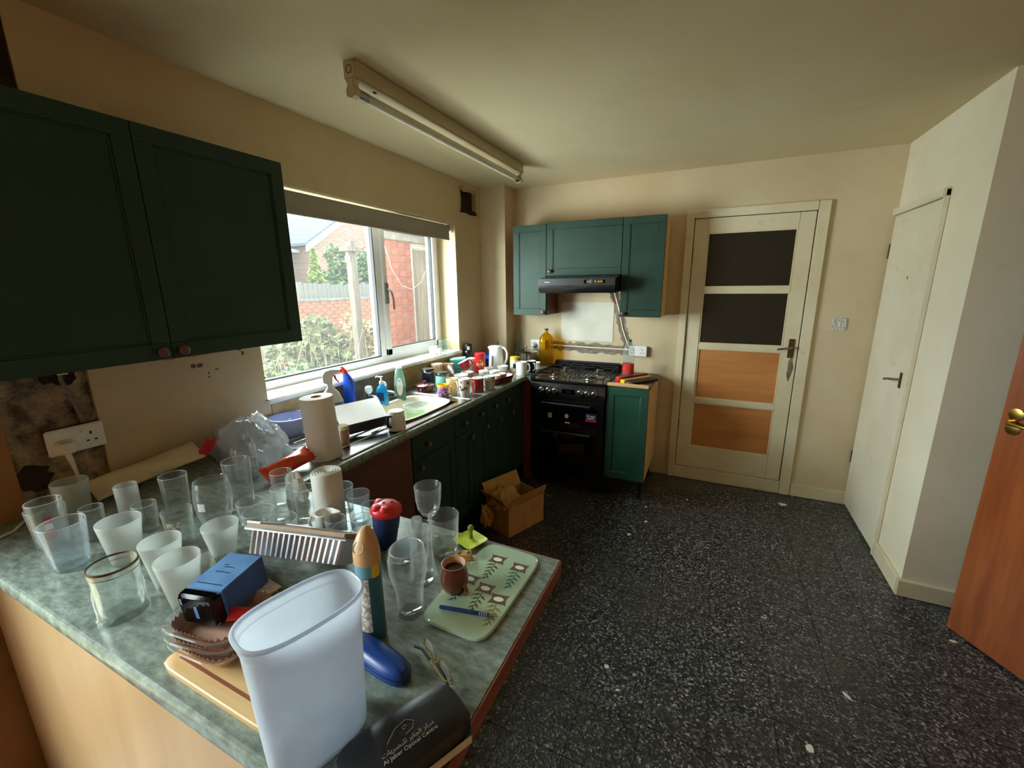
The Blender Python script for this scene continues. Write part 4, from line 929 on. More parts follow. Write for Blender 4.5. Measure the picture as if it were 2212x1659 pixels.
tag(MB().lathe(shell(0.026, 0.024, 0.026, 0.002, 0.003), 28).build('ramekin', 'glass_heavy', None, (1.247, -2.887, WZ)), 'low glass pot under the round grey lid', 'glass', GG)
# crumpled tissue, roll of bags, kitchen roll
def crumple(name, mat, loc, sx, sy, sz, seed, n=14, amp=0.35, label=None, cat=None, flat=0.25):
    rnd = random.Random(seed); m = MB(); prof = []
    ph = [rnd.uniform(0, 6.28) for _ in range(8)]
    vs = []; fs = []; nu, nv = (56 if n > 28 else 28), n
    for j in range(nv + 1):
        t = math.pi * j / nv
        for i in range(nu):
            a = 2 * math.pi * i / nu
            d = 1 + amp * (0.5 * math.sin(3 * a + ph[0] + 2 * t) * math.sin(2 * t + ph[1]) + 0.3 * math.sin(5 * a - 3 * t + ph[2]) + 0.25 * math.sin(7 * a + 5 * t + ph[3]) + 0.2 * math.sin(11 * a + ph[4] + 4 * t) + (0.22 * abs(math.sin(9 * a - 7 * t + ph[5])) + 0.14 * abs(math.sin(17 * a + 11 * t + ph[6])) if n > 28 else 0)) * math.sin(t)
            z = max(-flat, math.cos(t) * d) + flat
            vs.append((sx * d * math.sin(t) * math.cos(a), sy * d * math.sin(t) * math.sin(a), sz * z))
    for j in range(nv):
        for i in range(nu):
            k = (i + 1) % nu; fs.append((j * nu + i, j * nu + k, (j + 1) * nu + k, (j + 1) * nu + i))
    m.add(vs, fs); o = m.build(name, mat, None, loc)
    for p in o.data.polygons: p.use_smooth = True
    return tag(o, label, cat) if label else o
crumple('tissue', 'paper_white', (0.692, -2.765, WZ), 0.045, 0.022, 0.075, 4, label='crumpled white tissue behind the glasses', cat='tissue')
br = thing('bag_roll', 'upright roll of clear food bags with a spiral top', 'roll', (0.936, -2.838, WZ))
MB().lathe([(0, 0), (0.041, 0), (0.042, 0.004), (0.043, 0.172), (0.040, 0.177), (0.036, 0.174), (0.033, 0.177), (0.029, 0.173), (0.025, 0.177), (0.021, 0.173), (0.017, 0.176), (0.012, 0.172), (0.008, 0.174), (0.006, 0.16), (0, 0.16)], 40, wob=lambda a, z: 1 + 0.02 * math.sin(3 * a + 30 * z)).build('rolled_film', 'binroll', br)
MB().lathe([(0, 0.150), (0.007, 0.150), (0.007, 0.165), (0, 0.165)], 16).build('core', 'card_brown', br)
kr = thing('kitchen_roll', 'tall white kitchen roll standing by the drainer', 'kitchen roll', (0.485, -2.462, WZ), (R(1.5), R(-2), 0))
MB().lathe([(0.021, 0.0), (0.063, 0.0), (0.065, 0.003), (0.065, 0.262), (0.063, 0.265), (0.021, 0.265)], 48, wob=lambda a, z: 1 + 0.008 * math.sin(2 * a + 3 * z)).build('paper', 'paper_white', kr)
MB().lathe([(0.021, 0.265), (0.0195, 0.2655), (0.0190, 0.02)], 28).build('cardboard_core', 'card_brown', kr)
# plastic carrier bag, bread bag, orange packet
pb = crumple('carrier_bag', 'bag_film', (0.198, -2.585, WZ), 0.158, 0.105, 0.150, 11, 40, 0.46, 'crumpled translucent carrier bag heaped in the corner', 'bag', 0.1)
_c = crumple('bundle', 'bag_grey', (-0.05, -0.02, 0), 0.06, 0.05, 0.075, 5); _c.parent = pb; _c['label'] = 'grey bundle inside the bag'
def cushion(name, mat, L, W, Hh, n=14, seed=0, crimp=0.15):
    rnd = random.Random(seed); vs = []; fs = []; nv = 10
    for s in (1, -1):
        for i in range(n + 1):
            for j in range(nv + 1):
                u, v = i / n, j / nv
                f = (math.sin(math.pi * u) ** 0.5) * (math.sin(math.pi * v) ** 0.6)
                z = s * Hh / 2 * f * (1 + 0.25 * math.sin(9 * u + 5 * v + seed)) + 0.002 * s
                vs.append(((u - 0.5) * L, (v - 0.5) * W * (1 - crimp * math.sin(math.pi * u)), z))
    st = (n + 1) * (nv + 1)
    for s in (0, 1):
        for i in range(n):
            for j in range(nv):
                a = s * st + i * (nv + 1) + j; q = (a, a + 1, a + nv + 2, a + nv + 1); fs.append(q if s == 0 else q[::-1])
    bd = [i * (nv + 1) for i in range(n + 1)] + [n * (nv + 1) + j for j in range(1, nv + 1)] + [i * (nv + 1) + nv for i in range(n - 1, -1, -1)] + [j for j in range(nv - 1, 0, -1)]
    for k in range(len(bd)):
        a, b = bd[k], bd[(k + 1) % len(bd)]; fs.append((a, b, b + st, a + st))
    return MB().add(vs, fs)
bb = thing('paper_bag', 'long cream paper bag with a red torn end along the wall', 'bag', (0.088, -2.905, WZ + 0.022), (0, 0, R(84)))
cushion('b', '', 0.33, 0.10, 0.06, seed=2).build('bag_body', 'paper_cream', bb, (0, 0, 0.034), (R(30), R(-7), 0))
MB().prism([(0, 0), (0.03, 0.012), (0.055, 0.05), (0.062, 0.085), (0.045, 0.075), (0.03, 0.088), (0.02, 0.06), (0.005, 0.04)], -0.003, 0.003, 'y').build('torn_end', 'red_plastic', bb, (0.145, -0.025, 0.02), (0, R(6), R(-15)))
ob = thing('crisp_packet', 'bright orange foil packet in front of the carrier bag', 'packet', (0.488, -2.640, WZ + 0.003), (0, 0, R(92)))
cushion('b', '', 0.20, 0.075, 0.05, seed=6).build('packet_body', 'orange_pack', ob, (0, 0, 0.034), (R(40), R(-6), 0))
MB().prism([(0, -0.03), (0.012, -0.034), (0.008, -0.02), (0.014, -0.01), (0.007, 0.0), (0.013, 0.012), (0.007, 0.022), (0.012, 0.034), (0, 0.03)], -0.0008, 0.0008, 'z').build('crimped_end', 'orange_pack', ob, (0.098, 0.0, 0.045), (R(40), R(-6), 0))
# ------- foil trays, film, cutting board, brown trays
FD = math.atan2(-2.965 + 3.035, 1.15 - 0.86)
ft = thing('foil_tray', 'long ribbed foil tray with a card lid propped on edge', 'foil tray', (1.035, -3.022, WZ + 0.033), (R(-33), 0, FD))
m = MB(); NX, L, W, D = 34, 0.135, 0.043, 0.060
vs = []; fs = []
def rect_ring(hx, hy, z, amp):
    out = []; per = []
    for i in range(NX): per.append((-hx + 2 * hx * i / NX, -hy, 0, -1))
    for i in range(10): per.append((hx, -hy + 2 * hy * i / 10, 1, 0))
    for i in range(NX): per.append((hx - 2 * hx * i / NX, hy, 0, 1))
    for i in range(10): per.append((-hx, hy - 2 * hy * i / 10, -1, 0))
    for k, (x, y, nx, ny) in enumerate(per): out.append((x + nx * amp * (1 if k % 2 else -1), y + ny * amp * (1 if k % 2 else -1), z))
    return out
rings = [rect_ring(L - 0.010, W - 0.010, 0.0, 0.0016), rect_ring(L - 0.004, W - 0.004, D * 0.94, 0.0018), rect_ring(L, W, D, 0.0), rect_ring(L + 0.007, W + 0.007, D + 0.001, 0.0), rect_ring(L + 0.0075, W + 0.0075, D - 0.004, 0.0)]
n_ = len(rings[0])
for r_ in rings: vs += r_
for k in range(len(rings) - 1):
    for i in range(n_): j = (i + 1) % n_; fs.append((k * n_ + i, k * n_ + j, (k + 1) * n_ + j, (k + 1) * n_ + i))
fs.append(tuple(reversed(range(n_))))
m.add(vs, fs); m.build('tray_body', 'foil', ft)
MB().box(-L - 0.002, L + 0.002, -W - 0.0085, W + 0.004, D + 0.0015, D + 0.0125).build('card_lid', 'foil_lid_card', ft)
MB().tube([(-L - 0.006, -W - 0.007, D + 0.002), (L + 0.006, -W - 0.007, D + 0.002)], 0.003, 8).tube([(-L - 0.008, W + 0.007, D + 0.012), (L + 0.006, W + 0.007, D + 0.012)], 0.0035, 8).build('crimped_rim', 'foil', ft)
MB().box(-L - 0.010, -L + 0.03, -W - 0.004, W + 0.01, D + 0.0125, D + 0.016).build('folded_end', 'foil', ft, bevel=0.001)
f2 = thing('foil_tray', 'small crushed foil tray below the long one', 'foil tray', (0.925, -3.118, WZ + 0.004), (0, 0, R(-4)))
m = MB().loft([(0.0, 0.045, 0.022), (0.010, 0.050, 0.026), (0.022, 0.053, 0.028), (0.024, 0.060, 0.033)], 56, p=5, cap1=False)
for k, v in enumerate(m.v): m.v[k] = (v[0] * (1 + (0.015 if k % 2 else -0.015)), v[1], v[2] + 0.004 * math.sin(40 * v[0]))
m.build('tray_body', 'foil', f2)
m = MB()
for k in range(9): m.box(0.002 * k, 0.10, -0.013 + 0.0035 * k, -0.0115 + 0.0035 * k, 0.006, 0.026)
m.build('folded_foil_stack', 'foil_lid_card', f2, (0.055, 0.004, 0))
m = MB()
for k in range(8): m.box(-0.03, 0.03, -0.018 + 0.005 * k, -0.0145 + 0.005 * k, 0.0, 0.004 + 0.0008 * (k % 2))
m.build('crimped_flap', 'foil', f2, (-0.045, 0.002, 0.028), (0, R(12), R(-18)))
fm = cushion('b', '', 0.24, 0.085, 0.010, seed=9).build('film_wrapper', 'clear_film', None, (0.875, -3.135, WZ + 0.012), (0, R(3), R(-18)))
tag(fm, 'crinkled clear film wrapper under the foil trays', 'wrapper')
cb = thing('chopping_board', 'thin beech chopping board under the brown trays', 'board', (1.194, -3.245, WZ), (0, 0, 0))
MB().loft([(0, 0.157, 0.088), (0.012, 0.158, 0.089), (0.014, 0.156, 0.087)], 64, p=14).build('board', 'board_wood', cb)
MB().box(-0.135, 0.135, -0.066, -0.060, 0.0138, 0.0144).build('groove', 'edge_brown', cb)
for k, (lab, dz, rz) in enumerate((('bottom clear tray of the food tray stack', 0.0, -3), ('middle clear tray of the food tray stack', 0.021, 2), ('top clear tray with a brown paper liner', 0.042, 0))):
    t_ = thing('food_tray', lab, 'food tray', (1.105, -3.245, WZ + 0.0145 + dz), (0, 0, R(rz + 8)), group='stacked plastic food trays')
    MB().loft([(0.0, 0.062, 0.052), (0.004, 0.066, 0.056), (0.026, 0.078, 0.068), (0.030, 0.084, 0.074), (0.031, 0.0845, 0.0745), (0.028, 0.086, 0.076)], 48, p=4.5, cap1=False).build('tray_shell', 'tray_clear', t_)
    m = MB().loft([(0.003, 0.056, 0.046), (0.006, 0.062, 0.052), (0.027, 0.074, 0.064)], 96, p=4.5, cap1=False)
    for q in range(2 * 96, 3 * 96): m.v[q] = (m.v[q][0], m.v[q][1], m.v[q][2] + (0.004 if q % 2 else -0.003))
    m.build('paper_liner', 'brown_tray', t_)
# blue boxes
bx = thing('carton', 'blue cardboard carton with a black glossy end in the top tray', 'box', (1.078, -3.228, WZ + 0.073), (R(4), R(-2), R(12)))
MB().box(-0.042, 0.042, -0.028, 0.072, 0, 0.066, 0).build('carton_body', ['blue_card'], bx, bevel=0.0015)
MB().box(-0.043, 0.043, -0.052, -0.028, -0.0005, 0.0668).build('black_end', 'black_glass', bx, bevel=0.006)
MB().box(0.0422, 0.0428, -0.026, 0.070, 0.002, 0.064).build('side_print', 'blue_card_dark', bx)
for (x0, x1, y, zz) in ((-0.015, 0.012, 0.03, 0), (-0.018, -0.008, 0.036, 0), (-0.02, 0.016, 0.016, 0), (-0.03, 0.030, -0.016, 0)): MB().box(x0, x1, y, y + 0.0016, 0.0660, 0.0664).build('print_mark', 'navy', bx)
MB().box(-0.005, 0.003, -0.0526, -0.0518, 0.018, 0.045).box(-0.034, -0.030, -0.0526, -0.0518, 0.045, 0.058).build('print_mark', 'blue_card', bx)
bx = thing('carton', 'flat blue carton with a barcode behind the tall tub', 'box', (1.215, -3.155, WZ + 0.015), (0, 0, R(6)))
MB().box(-0.05, 0.055, -0.035, 0.030, 0, 0.060).build('carton_body', 'blue_card', bx, bevel=0.0015)
MB().box(-0.05, 0.055, 0.012, 0.0305, 0.0598, 0.0612).build('black_top_flap', 'black_plastic', bx)
lb = MB().box(-0.030, 0.045, -0.0358, -0.0350, 0.026, 0.054).build('barcode_label', 'text_white', bx)
m = MB(); xx = -0.027
rnd = random.Random(2)
while xx < 0.040: wbar = rnd.choice((0.001, 0.0015, 0.0025)); m.box(xx, xx + wbar, -0.0362, -0.0357, 0.029, 0.050); xx += wbar + rnd.choice((0.001, 0.0018))
m.build('bars', 'text_dark', lb, smooth=False)
tag(cushion('b', '', 0.08, 0.03, 0.012, seed=3).build('sweet_wrapper', 'red_plastic', None, (1.163, -3.225, WZ + 0.082), (R(10), R(12), R(40))), 'pinkish red wrapper lying in the top tray', 'wrapper')
# tall frosted storage tub
tb = thing('storage_tub', 'tall oval frosted plastic storage tub without a lid', 'tub', (1.420, -3.298, WZ), (0, 0, R(75)))
HX, HY, HT = 0.086, 0.052, 0.250
def oval(z, k): return (z, HX * k, HY * k)
secs = [oval(0, 0.78), oval(0.004, 0.83), oval(0.02, 0.845), oval(HT * 0.6, 0.91), oval(HT - 0.022, 0.955), (HT - 0.021, HX * 0.985, HY * 0.99), oval(HT - 0.002, 1.0), oval(HT, 0.99), oval(HT - 0.002, 0.965), oval(HT - 0.02, 0.935), oval(HT * 0.6, 0.89), oval(0.02, 0.825), oval(0.006, 0.77)]
MB().loft(secs, 64, p=2.9, cap1=True).build('tub_wall', 'tub_frost', tb)
MB().tube([(HX * 1.0 * math.cos(a) * ((abs(math.cos(a)) ** 2.9 + abs(math.sin(a)) ** 2.9) ** (-1 / 2.9)), HY * math.sin(a) * ((abs(math.cos(a)) ** 2.9 + abs(math.sin(a)) ** 2.9) ** (-1 / 2.9)), HT - 0.004) for a in [2 * math.pi * i / 64 for i in range(65)]], 0.003, 8, caps=False).build('rim', 'tub_frost', tb)
# air freshener
ac = thing('aerosol_can', 'air freshener can with a tan cap and blue wrap', 'aerosol', (1.352, -3.104, WZ), (0, 0, 0))
MB().lathe([(0, 0), (0.023, 0), (0.0245, 0.004), (0.0245, 0.178), (0, 0.178)], 32).build('can', 'can_teal', ac)
cyl_patch(MB(), 0.0247, 0.152, 0.178, 0, 2 * math.pi, 32).build('blue_band', 'can_blue', ac)
cyl_patch(MB(), 0.0248, 0.030, 0.150, R(-125), R(-48), 12).build('small_print', 'grey_print', ac)
cyl_patch(MB(), 0.0249, 0.150, 0.185, R(-30), R(10), 8).build('yellow_flash', 'yellow', ac)
cap = MB().loft([(0.178, 0.0255, 0.0255), (0.193, 0.0260, 0.0260), (0.213, 0.0235, 0.0235, -0.002, 0.002), (0.231, 0.016, 0.017, -0.004, 0.006), (0.242, 0.008, 0.009, -0.006, 0.008), (0.245, 0.002, 0.003, -0.006, 0.009)], 32, p=2.0).build('cap', 'can_cap', ac)
MB().lathe([(0, 0), (0.010, 0), (0.0115, 0.0015), (0.0125, 0), ], 24, mat=TRS((-0.001, -0.0185, 0.214), (R(62), 0, R(10)))).build('spray_button', 'cream_plastic', cap)
# blue spectacle case, black case, glasses
sc_ = thing('spectacle_case', 'slim dark blue hard case beside the tub', 'case', (1.400, -3.150, WZ), (0, 0, R(-9)))
MB().loft([(0, 0.072, 0.019), (0.004, 0.084, 0.026), (0.016, 0.086, 0.027), (0.027, 0.078, 0.021), (0.032, 0.060, 0.013)], 40, p=3).build('case_shell', 'blue_case', sc_)
MB().loft([(0.0155, 0.0863, 0.0273), (0.017, 0.0863, 0.0273)], 40, p=3).build('seam', 'navy', sc_)
kc = thing('camera_case', 'soft black case with faint grey lettering at the worktop corner', 'case', (1.562, -3.262, WZ), (0, 0, R(64)))
MB().loft([(0, 0.095, 0.046), (0.006, 0.099, 0.050), (0.036, 0.099, 0.050), (0.046, 0.093, 0.045), (0.051, 0.076, 0.034), (0.052, 0.04, 0.02)], 48, p=4.5).build('case_body', 'black_plastic', kc)
MB().box(-0.070, 0.085, -0.0525, -0.050, 0.012, 0.026).build('pale_edge', 'cream_plastic', kc, bevel=0.001)
lg_ = MB().tube([(-0.028, -0.002, 0.0522), (-0.010, 0.012, 0.0525), (0.008, 0.015, 0.0525), (0.018, 0.006, 0.0525), (0.012, -0.003, 0.0525), (0.0, -0.006, 0.0525)], 0.0006, 5).tube([(0.002 + 0.004 * math.cos(a) * (1 - a / 9), 0.005 + 0.004 * math.sin(a) * (1 - a / 9), 0.0525) for a in [i * 0.7 for i in range(10)]], 0.0005, 5)
lg_.build('logo', 'text_grey', kc)
text('ﺕﺎﻳﺮﺼﺒﻠﻟ ﺮﺑﺎﺠﻟﺍ ﺰﻛﺮﻣ', 0.010, 'text_grey', kc, (0.0, -0.014, 0.0523), (0, 0, 0))
text('Al Jaber Optical Centre', 0.0088, 'text_grey', kc, (0.0, -0.024, 0.0523), (0, 0, 0))
rg = thing('reading_glasses', 'thin metal reading glasses behind the black case', 'spectacles', (1.517, -3.112, WZ), (0, 0, R(152)))
m = MB()
for cx in (-0.031, 0.031): m.tube([(cx + 0.024 * math.cos(a), 0.002, 0.019 + 0.017 * math.sin(a)) for a in [2 * math.pi * i / 24 for i in range(25)]], 0.0009, 6, caps=False)
m.tube([(-0.008, 0.002, 0.022), (0, 0.002, 0.026), (0.008, 0.002, 0.022)], 0.001, 6).build('frame', 'brass', rg)
for s in (-1, 1):
    yo = 0.008 if s > 0 else 0.015
    a = MB().tube([(s * 0.055, 0.002, 0.026), (s * 0.058, yo * 0.6, 0.027), (s * 0.050, yo, 0.026), (-s * 0.01, yo, 0.022)], 0.0011, 6).build('temple', 'brass', rg)
    MB().tube([(-s * 0.008, yo, 0.0225), (-s * 0.04, yo, 0.020), (-s * 0.066, yo + 0.004, 0.008)], 0.0026, 8).build('temple_tip', 'black_plastic', a)
for cx in (-0.031, 0.031): MB().lathe([(0, 0), (0.0235, 0), (0.0235, 0.0008), (0, 0.0008)], 24, mat=TRS((cx, 0.002, 0.019), (R(90), 0, 0)) @ Matrix.Diagonal((1, 0.71, 1, 1))).build('lens', 'glass_clear', rg)
# glass board with herb prints, and what lies on it
gb = thing('glass_board', 'pale green glass worktop saver printed with herb tags', 'board', (1.492, -2.882, WZ - 0.0055), (0, 0, R(-1.5)))
MB().loft([(0.0056, 0.080, 0.150), (0.007, 0.0815, 0.1515), (0.0105, 0.0815, 0.1515), (0.012, 0.080, 0.150)], 56, p=7).build('glass_sheet', 'glassboard', gb)
MB().tube([(0.0815 * math.cos(a) * k, 0.1515 * math.sin(a) * k, 0.0092) for a, k in [(t, (abs(math.cos(t)) ** 7 + abs(math.sin(t)) ** 7) ** (-1 / 7)) for t in [2 * math.pi * i / 64 for i in range(65)]]], 0.0028, 6, caps=False).build('rounded_edge', 'glass_rim', gb)
def herb(cx, cyy, mat, seed, rz=0):
    rnd = random.Random(seed); 
    rot = TRS((cx, cyy, 0), (0, 0, rz)) @ Matrix.Diagonal((1.2, 1.2, 1, 1))
    tg = MB().prism([(-0.018, -0.014), (-0.013, -0.012), (0.013, -0.012), (0.018, -0.014), (0.014, 0.0), (0.018, 0.014), (0.013, 0.012), (-0.013, 0.012), (-0.018, 0.014), (-0.014, 0)], 0.0121, 0.0123, mat=rot).build('printed_tag', 'print_brown', gb, smooth=False)
    MB().prism([(0.010 * math.cos(a), 0.006 * math.sin(a)) for a in [2 * math.pi * i / 18 for i in range(18)]], 0.0123, 0.0125, mat=rot).build('tag_oval', 'text_white', tg, smooth=False)
    m = MB()
    for k in range(9):
        y = -0.016 - 0.0055 * k; s = 1 if k % 2 else -1; l = 0.016 * (1 - k / 14)
        q = [(0, y), (s * l * 0.5, y - 0.001), (s * l, y - 0.009), (s * l * 0.35, y - 0.006)]
        m.prism(q if s > 0 else q[::-1], 0.0121, 0.0123, mat=rot)
    m.prism([(-0.0008, -0.012), (0.0008, -0.012), (0.0008, -0.066), (-0.0008, -0.066)], 0.0121, 0.0123, mat=rot)
    m.build('printed_sprig', mat, tg, smooth=False)
herb(-0.020, 0.095, 'print_green', 1, R(4)); herb(0.045, 0.090, 'print_teal', 2, R(4)); herb(-0.045, 0.000, 'print_teal', 5); herb(0.005, -0.012, 'print_green', 3, R(4)); herb(0.050, -0.030, 'print_olive', 4, R(10))
pt = thing('coffee_pot_cup', 'squat brown pottery cup of dark coffee on the glass board', 'cup', (1.432, -2.925, WZ + 0.0072), (0, 0, R(-20)))
MB().lathe([(0, 0), (0.022, 0), (0.030, 0.012), (0.033, 0.03), (0.031, 0.048), (0.026, 0.058), (0.0275, 0.066), (0.0285, 0.068)], 36).build('cup_body', 'terracotta', pt)
MB().lathe([(0.0285, 0.068), (0.027, 0.0685), (0.0225, 0.060), (0.0225, 0.052)], 36).build('inner_rim', 'pot_inner', pt)
MB().lathe([(0, 0.0535), (0.0245, 0.0535)], 30).build('coffee', 'dark_liquid', pt)
MB().tube([(0.031, 0, 0.030), (0.040, 0, 0.028), (0.044, 0, 0.018), (0.038, 0, 0.010), (0.028, 0, 0.010)], 0.004, 8).build('handle', 'terracotta', pt)
pn = thing('pen', 'dark blue ballpoint pen on the glass board', 'pen', (1.500, -2.978, WZ + 0.0112), (0, R(90), R(12)))
MB().lathe([(0, -0.066), (0.0036, -0.066), (0.0042, -0.060), (0.0042, 0.036), (0.0042, 0.048), (0, 0.048)], 14).build('barrel', 'blue_case', pn)
for k in range(4): MB().lathe([(0.0043, 0.026 + k * 0.005), (0.0046, 0.027 + k * 0.005), (0.0043, 0.028 + k * 0.005)], 14).build('grip_ring', 'text_grey', pn)
MB().lathe([(0.0040, 0.048), (0.0030, 0.056), (0.0008, 0.068), (0, 0.069)], 14).build('tip', 'steel', pn)
ld = thing('spoon_rest', 'lime green square dish with an upright peg', 'dish', (1.366, -2.742, WZ + 0.002), (0, 0, R(-20)))
MB().loft([(0, 0.026, 0.026), (0.004, 0.028, 0.028), (0.009, 0.040, 0.036), (0.010, 0.038, 0.034), (0.006, 0.027, 0.026), (0.0055, 0.01, 0.01)], 48, p=8).build('dish', 'lime', ld)
MB().lathe([(0, 0.005), (0.006, 0.005), (0.005, 0.018), (0.0042, 0.024), (0.0085, 0.032), (0.009, 0.038), (0.005, 0.044), (0, 0.045)], 20).build('peg', 'leaf_green_peg', ld, (-0.008, 0.008, 0))
wb_ = thing('wood_block', 'small pine block with two screws beside the pottery cup', 'wood block', (1.392, -2.822, WZ + 0.0075), (0, 0, R(28)))
MB().box(-0.022, 0.022, -0.013, 0.013, 0, 0.018).build('block', 'pine_block', wb_, bevel=0.002)
for x in (-0.012, 0.012): MB().lathe([(0, 0.018), (0.006, 0.018), (0.005, 0.021), (0, 0.022)], 16).build('screw_head', 'steel_dull', wb_, (x, 0, 0))
MB().prism([(-0.035, -0.018), (-0.006, -0.017), (0.034, -0.022), (0.032, 0.016), (0.0, 0.014), (-0.034, 0.02)], -0.0006, -0.0001).build('paper_scrap', 'grey_print', wb_, (0, 0.0, 0), smooth=False)
# ------------------------------------------------------------------ sink, drainer, taps
sk = thing('sink_unit', 'stainless sink and drainer set into the worktop', 'sink', (0, 0, 0))
SX0, SX1, SY0, SY1 = 0.075, 0.585, -2.465, -1.425
bx0, bx1, by0, by1 = SINK
m = MB()
for a, b, c, d in cells([SX0, SX1], [SY0, SY1], [(bx0, bx1, by0, by1)]): m.box(a, b, c, d, WZ, WZ + 0.004)
top = m.build('sink_top', 'steel', sk, smooth=False)
MB().tube([(SX0, SY0, WZ + 0.004), (SX1, SY0, WZ + 0.004), (SX1, SY1, WZ + 0.004), (SX0, SY1, WZ + 0.004), (SX0, SY0, WZ + 0.004)], 0.004, 8).build('rolled_edge', 'steel', top)
for k in range(6): MB().tube([(0.17 + 0.062 * k, -2.42, WZ + 0.0045), (0.17 + 0.062 * k, -2.08, WZ + 0.0045)], 0.005, 8).build('drainer_rib', 'steel', top)
bw = MB()
t = 0.0015; zb = WZ - 0.155
bw.box(bx0, bx0 + t, by0, by1, zb, WZ).box(bx1 - t, bx1, by0, by1, zb, WZ).box(bx0, bx1, by0, by0 + t, zb, WZ).box(bx0, bx1, by1 - t, by1, zb, WZ).box(bx0, bx1, by0, by1, zb - 0.002, zb)
bw.build('bowl', 'steel_dull', sk, smooth=False)
wb2 = thing('washing_up_bowl', 'cream plastic washing-up bowl sitting in the sink', 'bowl', (0.352, -1.755, WZ - 0.150))
MB().loft([(0.0, 0.125, 0.195), (0.006, 0.13, 0.20), (0.148, 0.158, 0.232), (0.158, 0.176, 0.252), (0.166, 0.180, 0.256), (0.168, 0.176, 0.252), (0.164, 0.162, 0.238), (0.150, 0.154, 0.228), (0.008, 0.126, 0.196)], 64, p=4.2).build('bowl_shell', 'sink_cream', wb2)
tubb = thing('food_tub', 'round clear tub of greenish water in the washing-up bowl', 'tub', (0.395, -1.735, WZ - 0.062))
MB().lathe(shell(0.070, 0.058, 0.092, 0.0012, 0.003), 44).build('tub_wall', 'tray_clear', tubb)
MB().lathe([(0.0705, 0.078), (0.0725, 0.080), (0.0725, 0.094), (0.070, 0.094)], 44).build('rim_band', 'tub_lid_frost', tubb)
MB().lathe([(0, 0.004), (0.056, 0.004), (0.0645, 0.058), (0, 0.058)], 40).build('water', 'water_green', tubb)
tag(MB().lathe([(0, 0), (0.05, 0), (0.052, 0.03), (0, 0.032)], 28).build('tub_stand', 'sink_cream', None, (0.395, -1.735, WZ - 0.142)), 'upturned cream dish the green tub stands on', 'dish')
for lab, y, rz in (('left pillar tap with a clear head', -1.812, R(-20)), ('right pillar tap with a clear head', -1.690, R(-8))):
    tp = thing('pillar_tap', lab, 'tap', (0.118, y, WZ + 0.004), (0, 0, rz), group='pair of pillar taps at the sink')
    MB().lathe([(0, 0), (0.024, 0), (0.024, 0.004), (0.014, 0.008), (0.0125, 0.05), (0.015, 0.068), (0.012, 0.085), (0, 0.086)], 22).build('pillar', 'chrome', tp)
    MB().tube([(0.0, 0, 0.062), (0.04, 0, 0.072), (0.085, 0, 0.073), (0.105, 0, 0.068), (0.112, 0, 0.058)], [0.012, 0.011, 0.010, 0.009, 0.009], 12).build('spout', 'chrome', tp)
    MB().lathe([(0, 0.086), (0.012, 0.086), (0.021, 0.098), (0.023, 0.112), (0.019, 0.126), (0.008, 0.131), (0, 0.131)], 12).build('handle_head', 'glass_rim', tp)
# ------------------------------------------------------------------ bottles round the sink
sp = thing('spray_bottle', 'white trigger spray bottle with a turquoise label', 'bottle', (0.215, -2.168, WZ + 0.004), (0, 0, R(54)))
MB().loft([(0, 0.050, 0.030), (0.004, 0.056, 0.034), (0.10, 0.057, 0.035), (0.14, 0.054, 0.034), (0.18, 0.038, 0.027), (0.205, 0.018, 0.017), (0.215, 0.014, 0.014), (0.230, 0.014, 0.014)], 36, p=2.6).build('bottle_body', 'white_plastic', sp)
MB().loft([(0.04, 0.0572, 0.0352), (0.10, 0.0576, 0.0356), (0.135, 0.0550, 0.0346)], 36, p=2.6, cap0=False, cap1=False).build('label_wrap', 'can_blue', sp)
hd = MB().prism([(-0.030, 0.235), (-0.032, 0.270), (-0.018, 0.293), (0.010, 0.300), (0.052, 0.296), (0.054, 0.284), (0.022, 0.276), (0.014, 0.255), (0.014, 0.232), (-0.014, 0.226)], -0.012, 0.012, 'y').build('trigger_head', 'white_plastic', sp, bevel=0.003)
MB().prism([(0.018, 0.272), (0.030, 0.268), (0.034, 0.25), (0.045, 0.232), (0.040, 0.230), (0.024, 0.248)], -0.006, 0.006, 'y').build('trigger', 'red_plastic', hd, bevel=0.001)
MB().lathe([(0, 0), (0.008, 0), (0.008, 0.008), (0, 0.008)], 14, mat=TRS((0.053, 0, 0.290), (0, R(90), 0))).build('nozzle', 'red_plastic', hd)
text('FAIRY', 0.028, 'text_dark', sp, (0.0, -0.0362, 0.078), (R(90), 0, 0))
bb2 = thing('cleaner_bottle', 'bright blue toilet cleaner bottle with a red cap', 'bottle', (0.064, -1.905, WZ), (0, 0, R(20)))
MB().loft([(0, 0.030, 0.022), (0.004, 0.033, 0.025), (0.13, 0.033, 0.025), (0.175, 0.030, 0.022, -0.002, 0), (0.205, 0.022, 0.019, -0.010, 0), (0.225, 0.014, 0.014, -0.018, 0)], 34, p=2.8).build('bottle_body', 'blue_plastic', bb2)
MB().loft([(0.222, 0.016, 0.016, -0.018, 0), (0.236, 0.016, 0.016, -0.024, 0), (0.252, 0.012, 0.012, -0.032, 0), (0.262, 0.008, 0.008, -0.037, 0)], 24, p=3).build('cap', 'red_plastic', bb2)
sd = thing('soap_dispenser', 'cyan pump bottle of hand soap between the taps', 'bottle', (0.165, -1.752, WZ + 0.004), (0, 0, R(15)))
MB().loft([(0, 0.028, 0.022), (0.004, 0.033, 0.025), (0.095, 0.033, 0.025), (0.115, 0.026, 0.020), (0.125, 0.013, 0.013), (0.134, 0.012, 0.012)], 34, p=3).build('bottle_body', 'soap_cyan', sd)
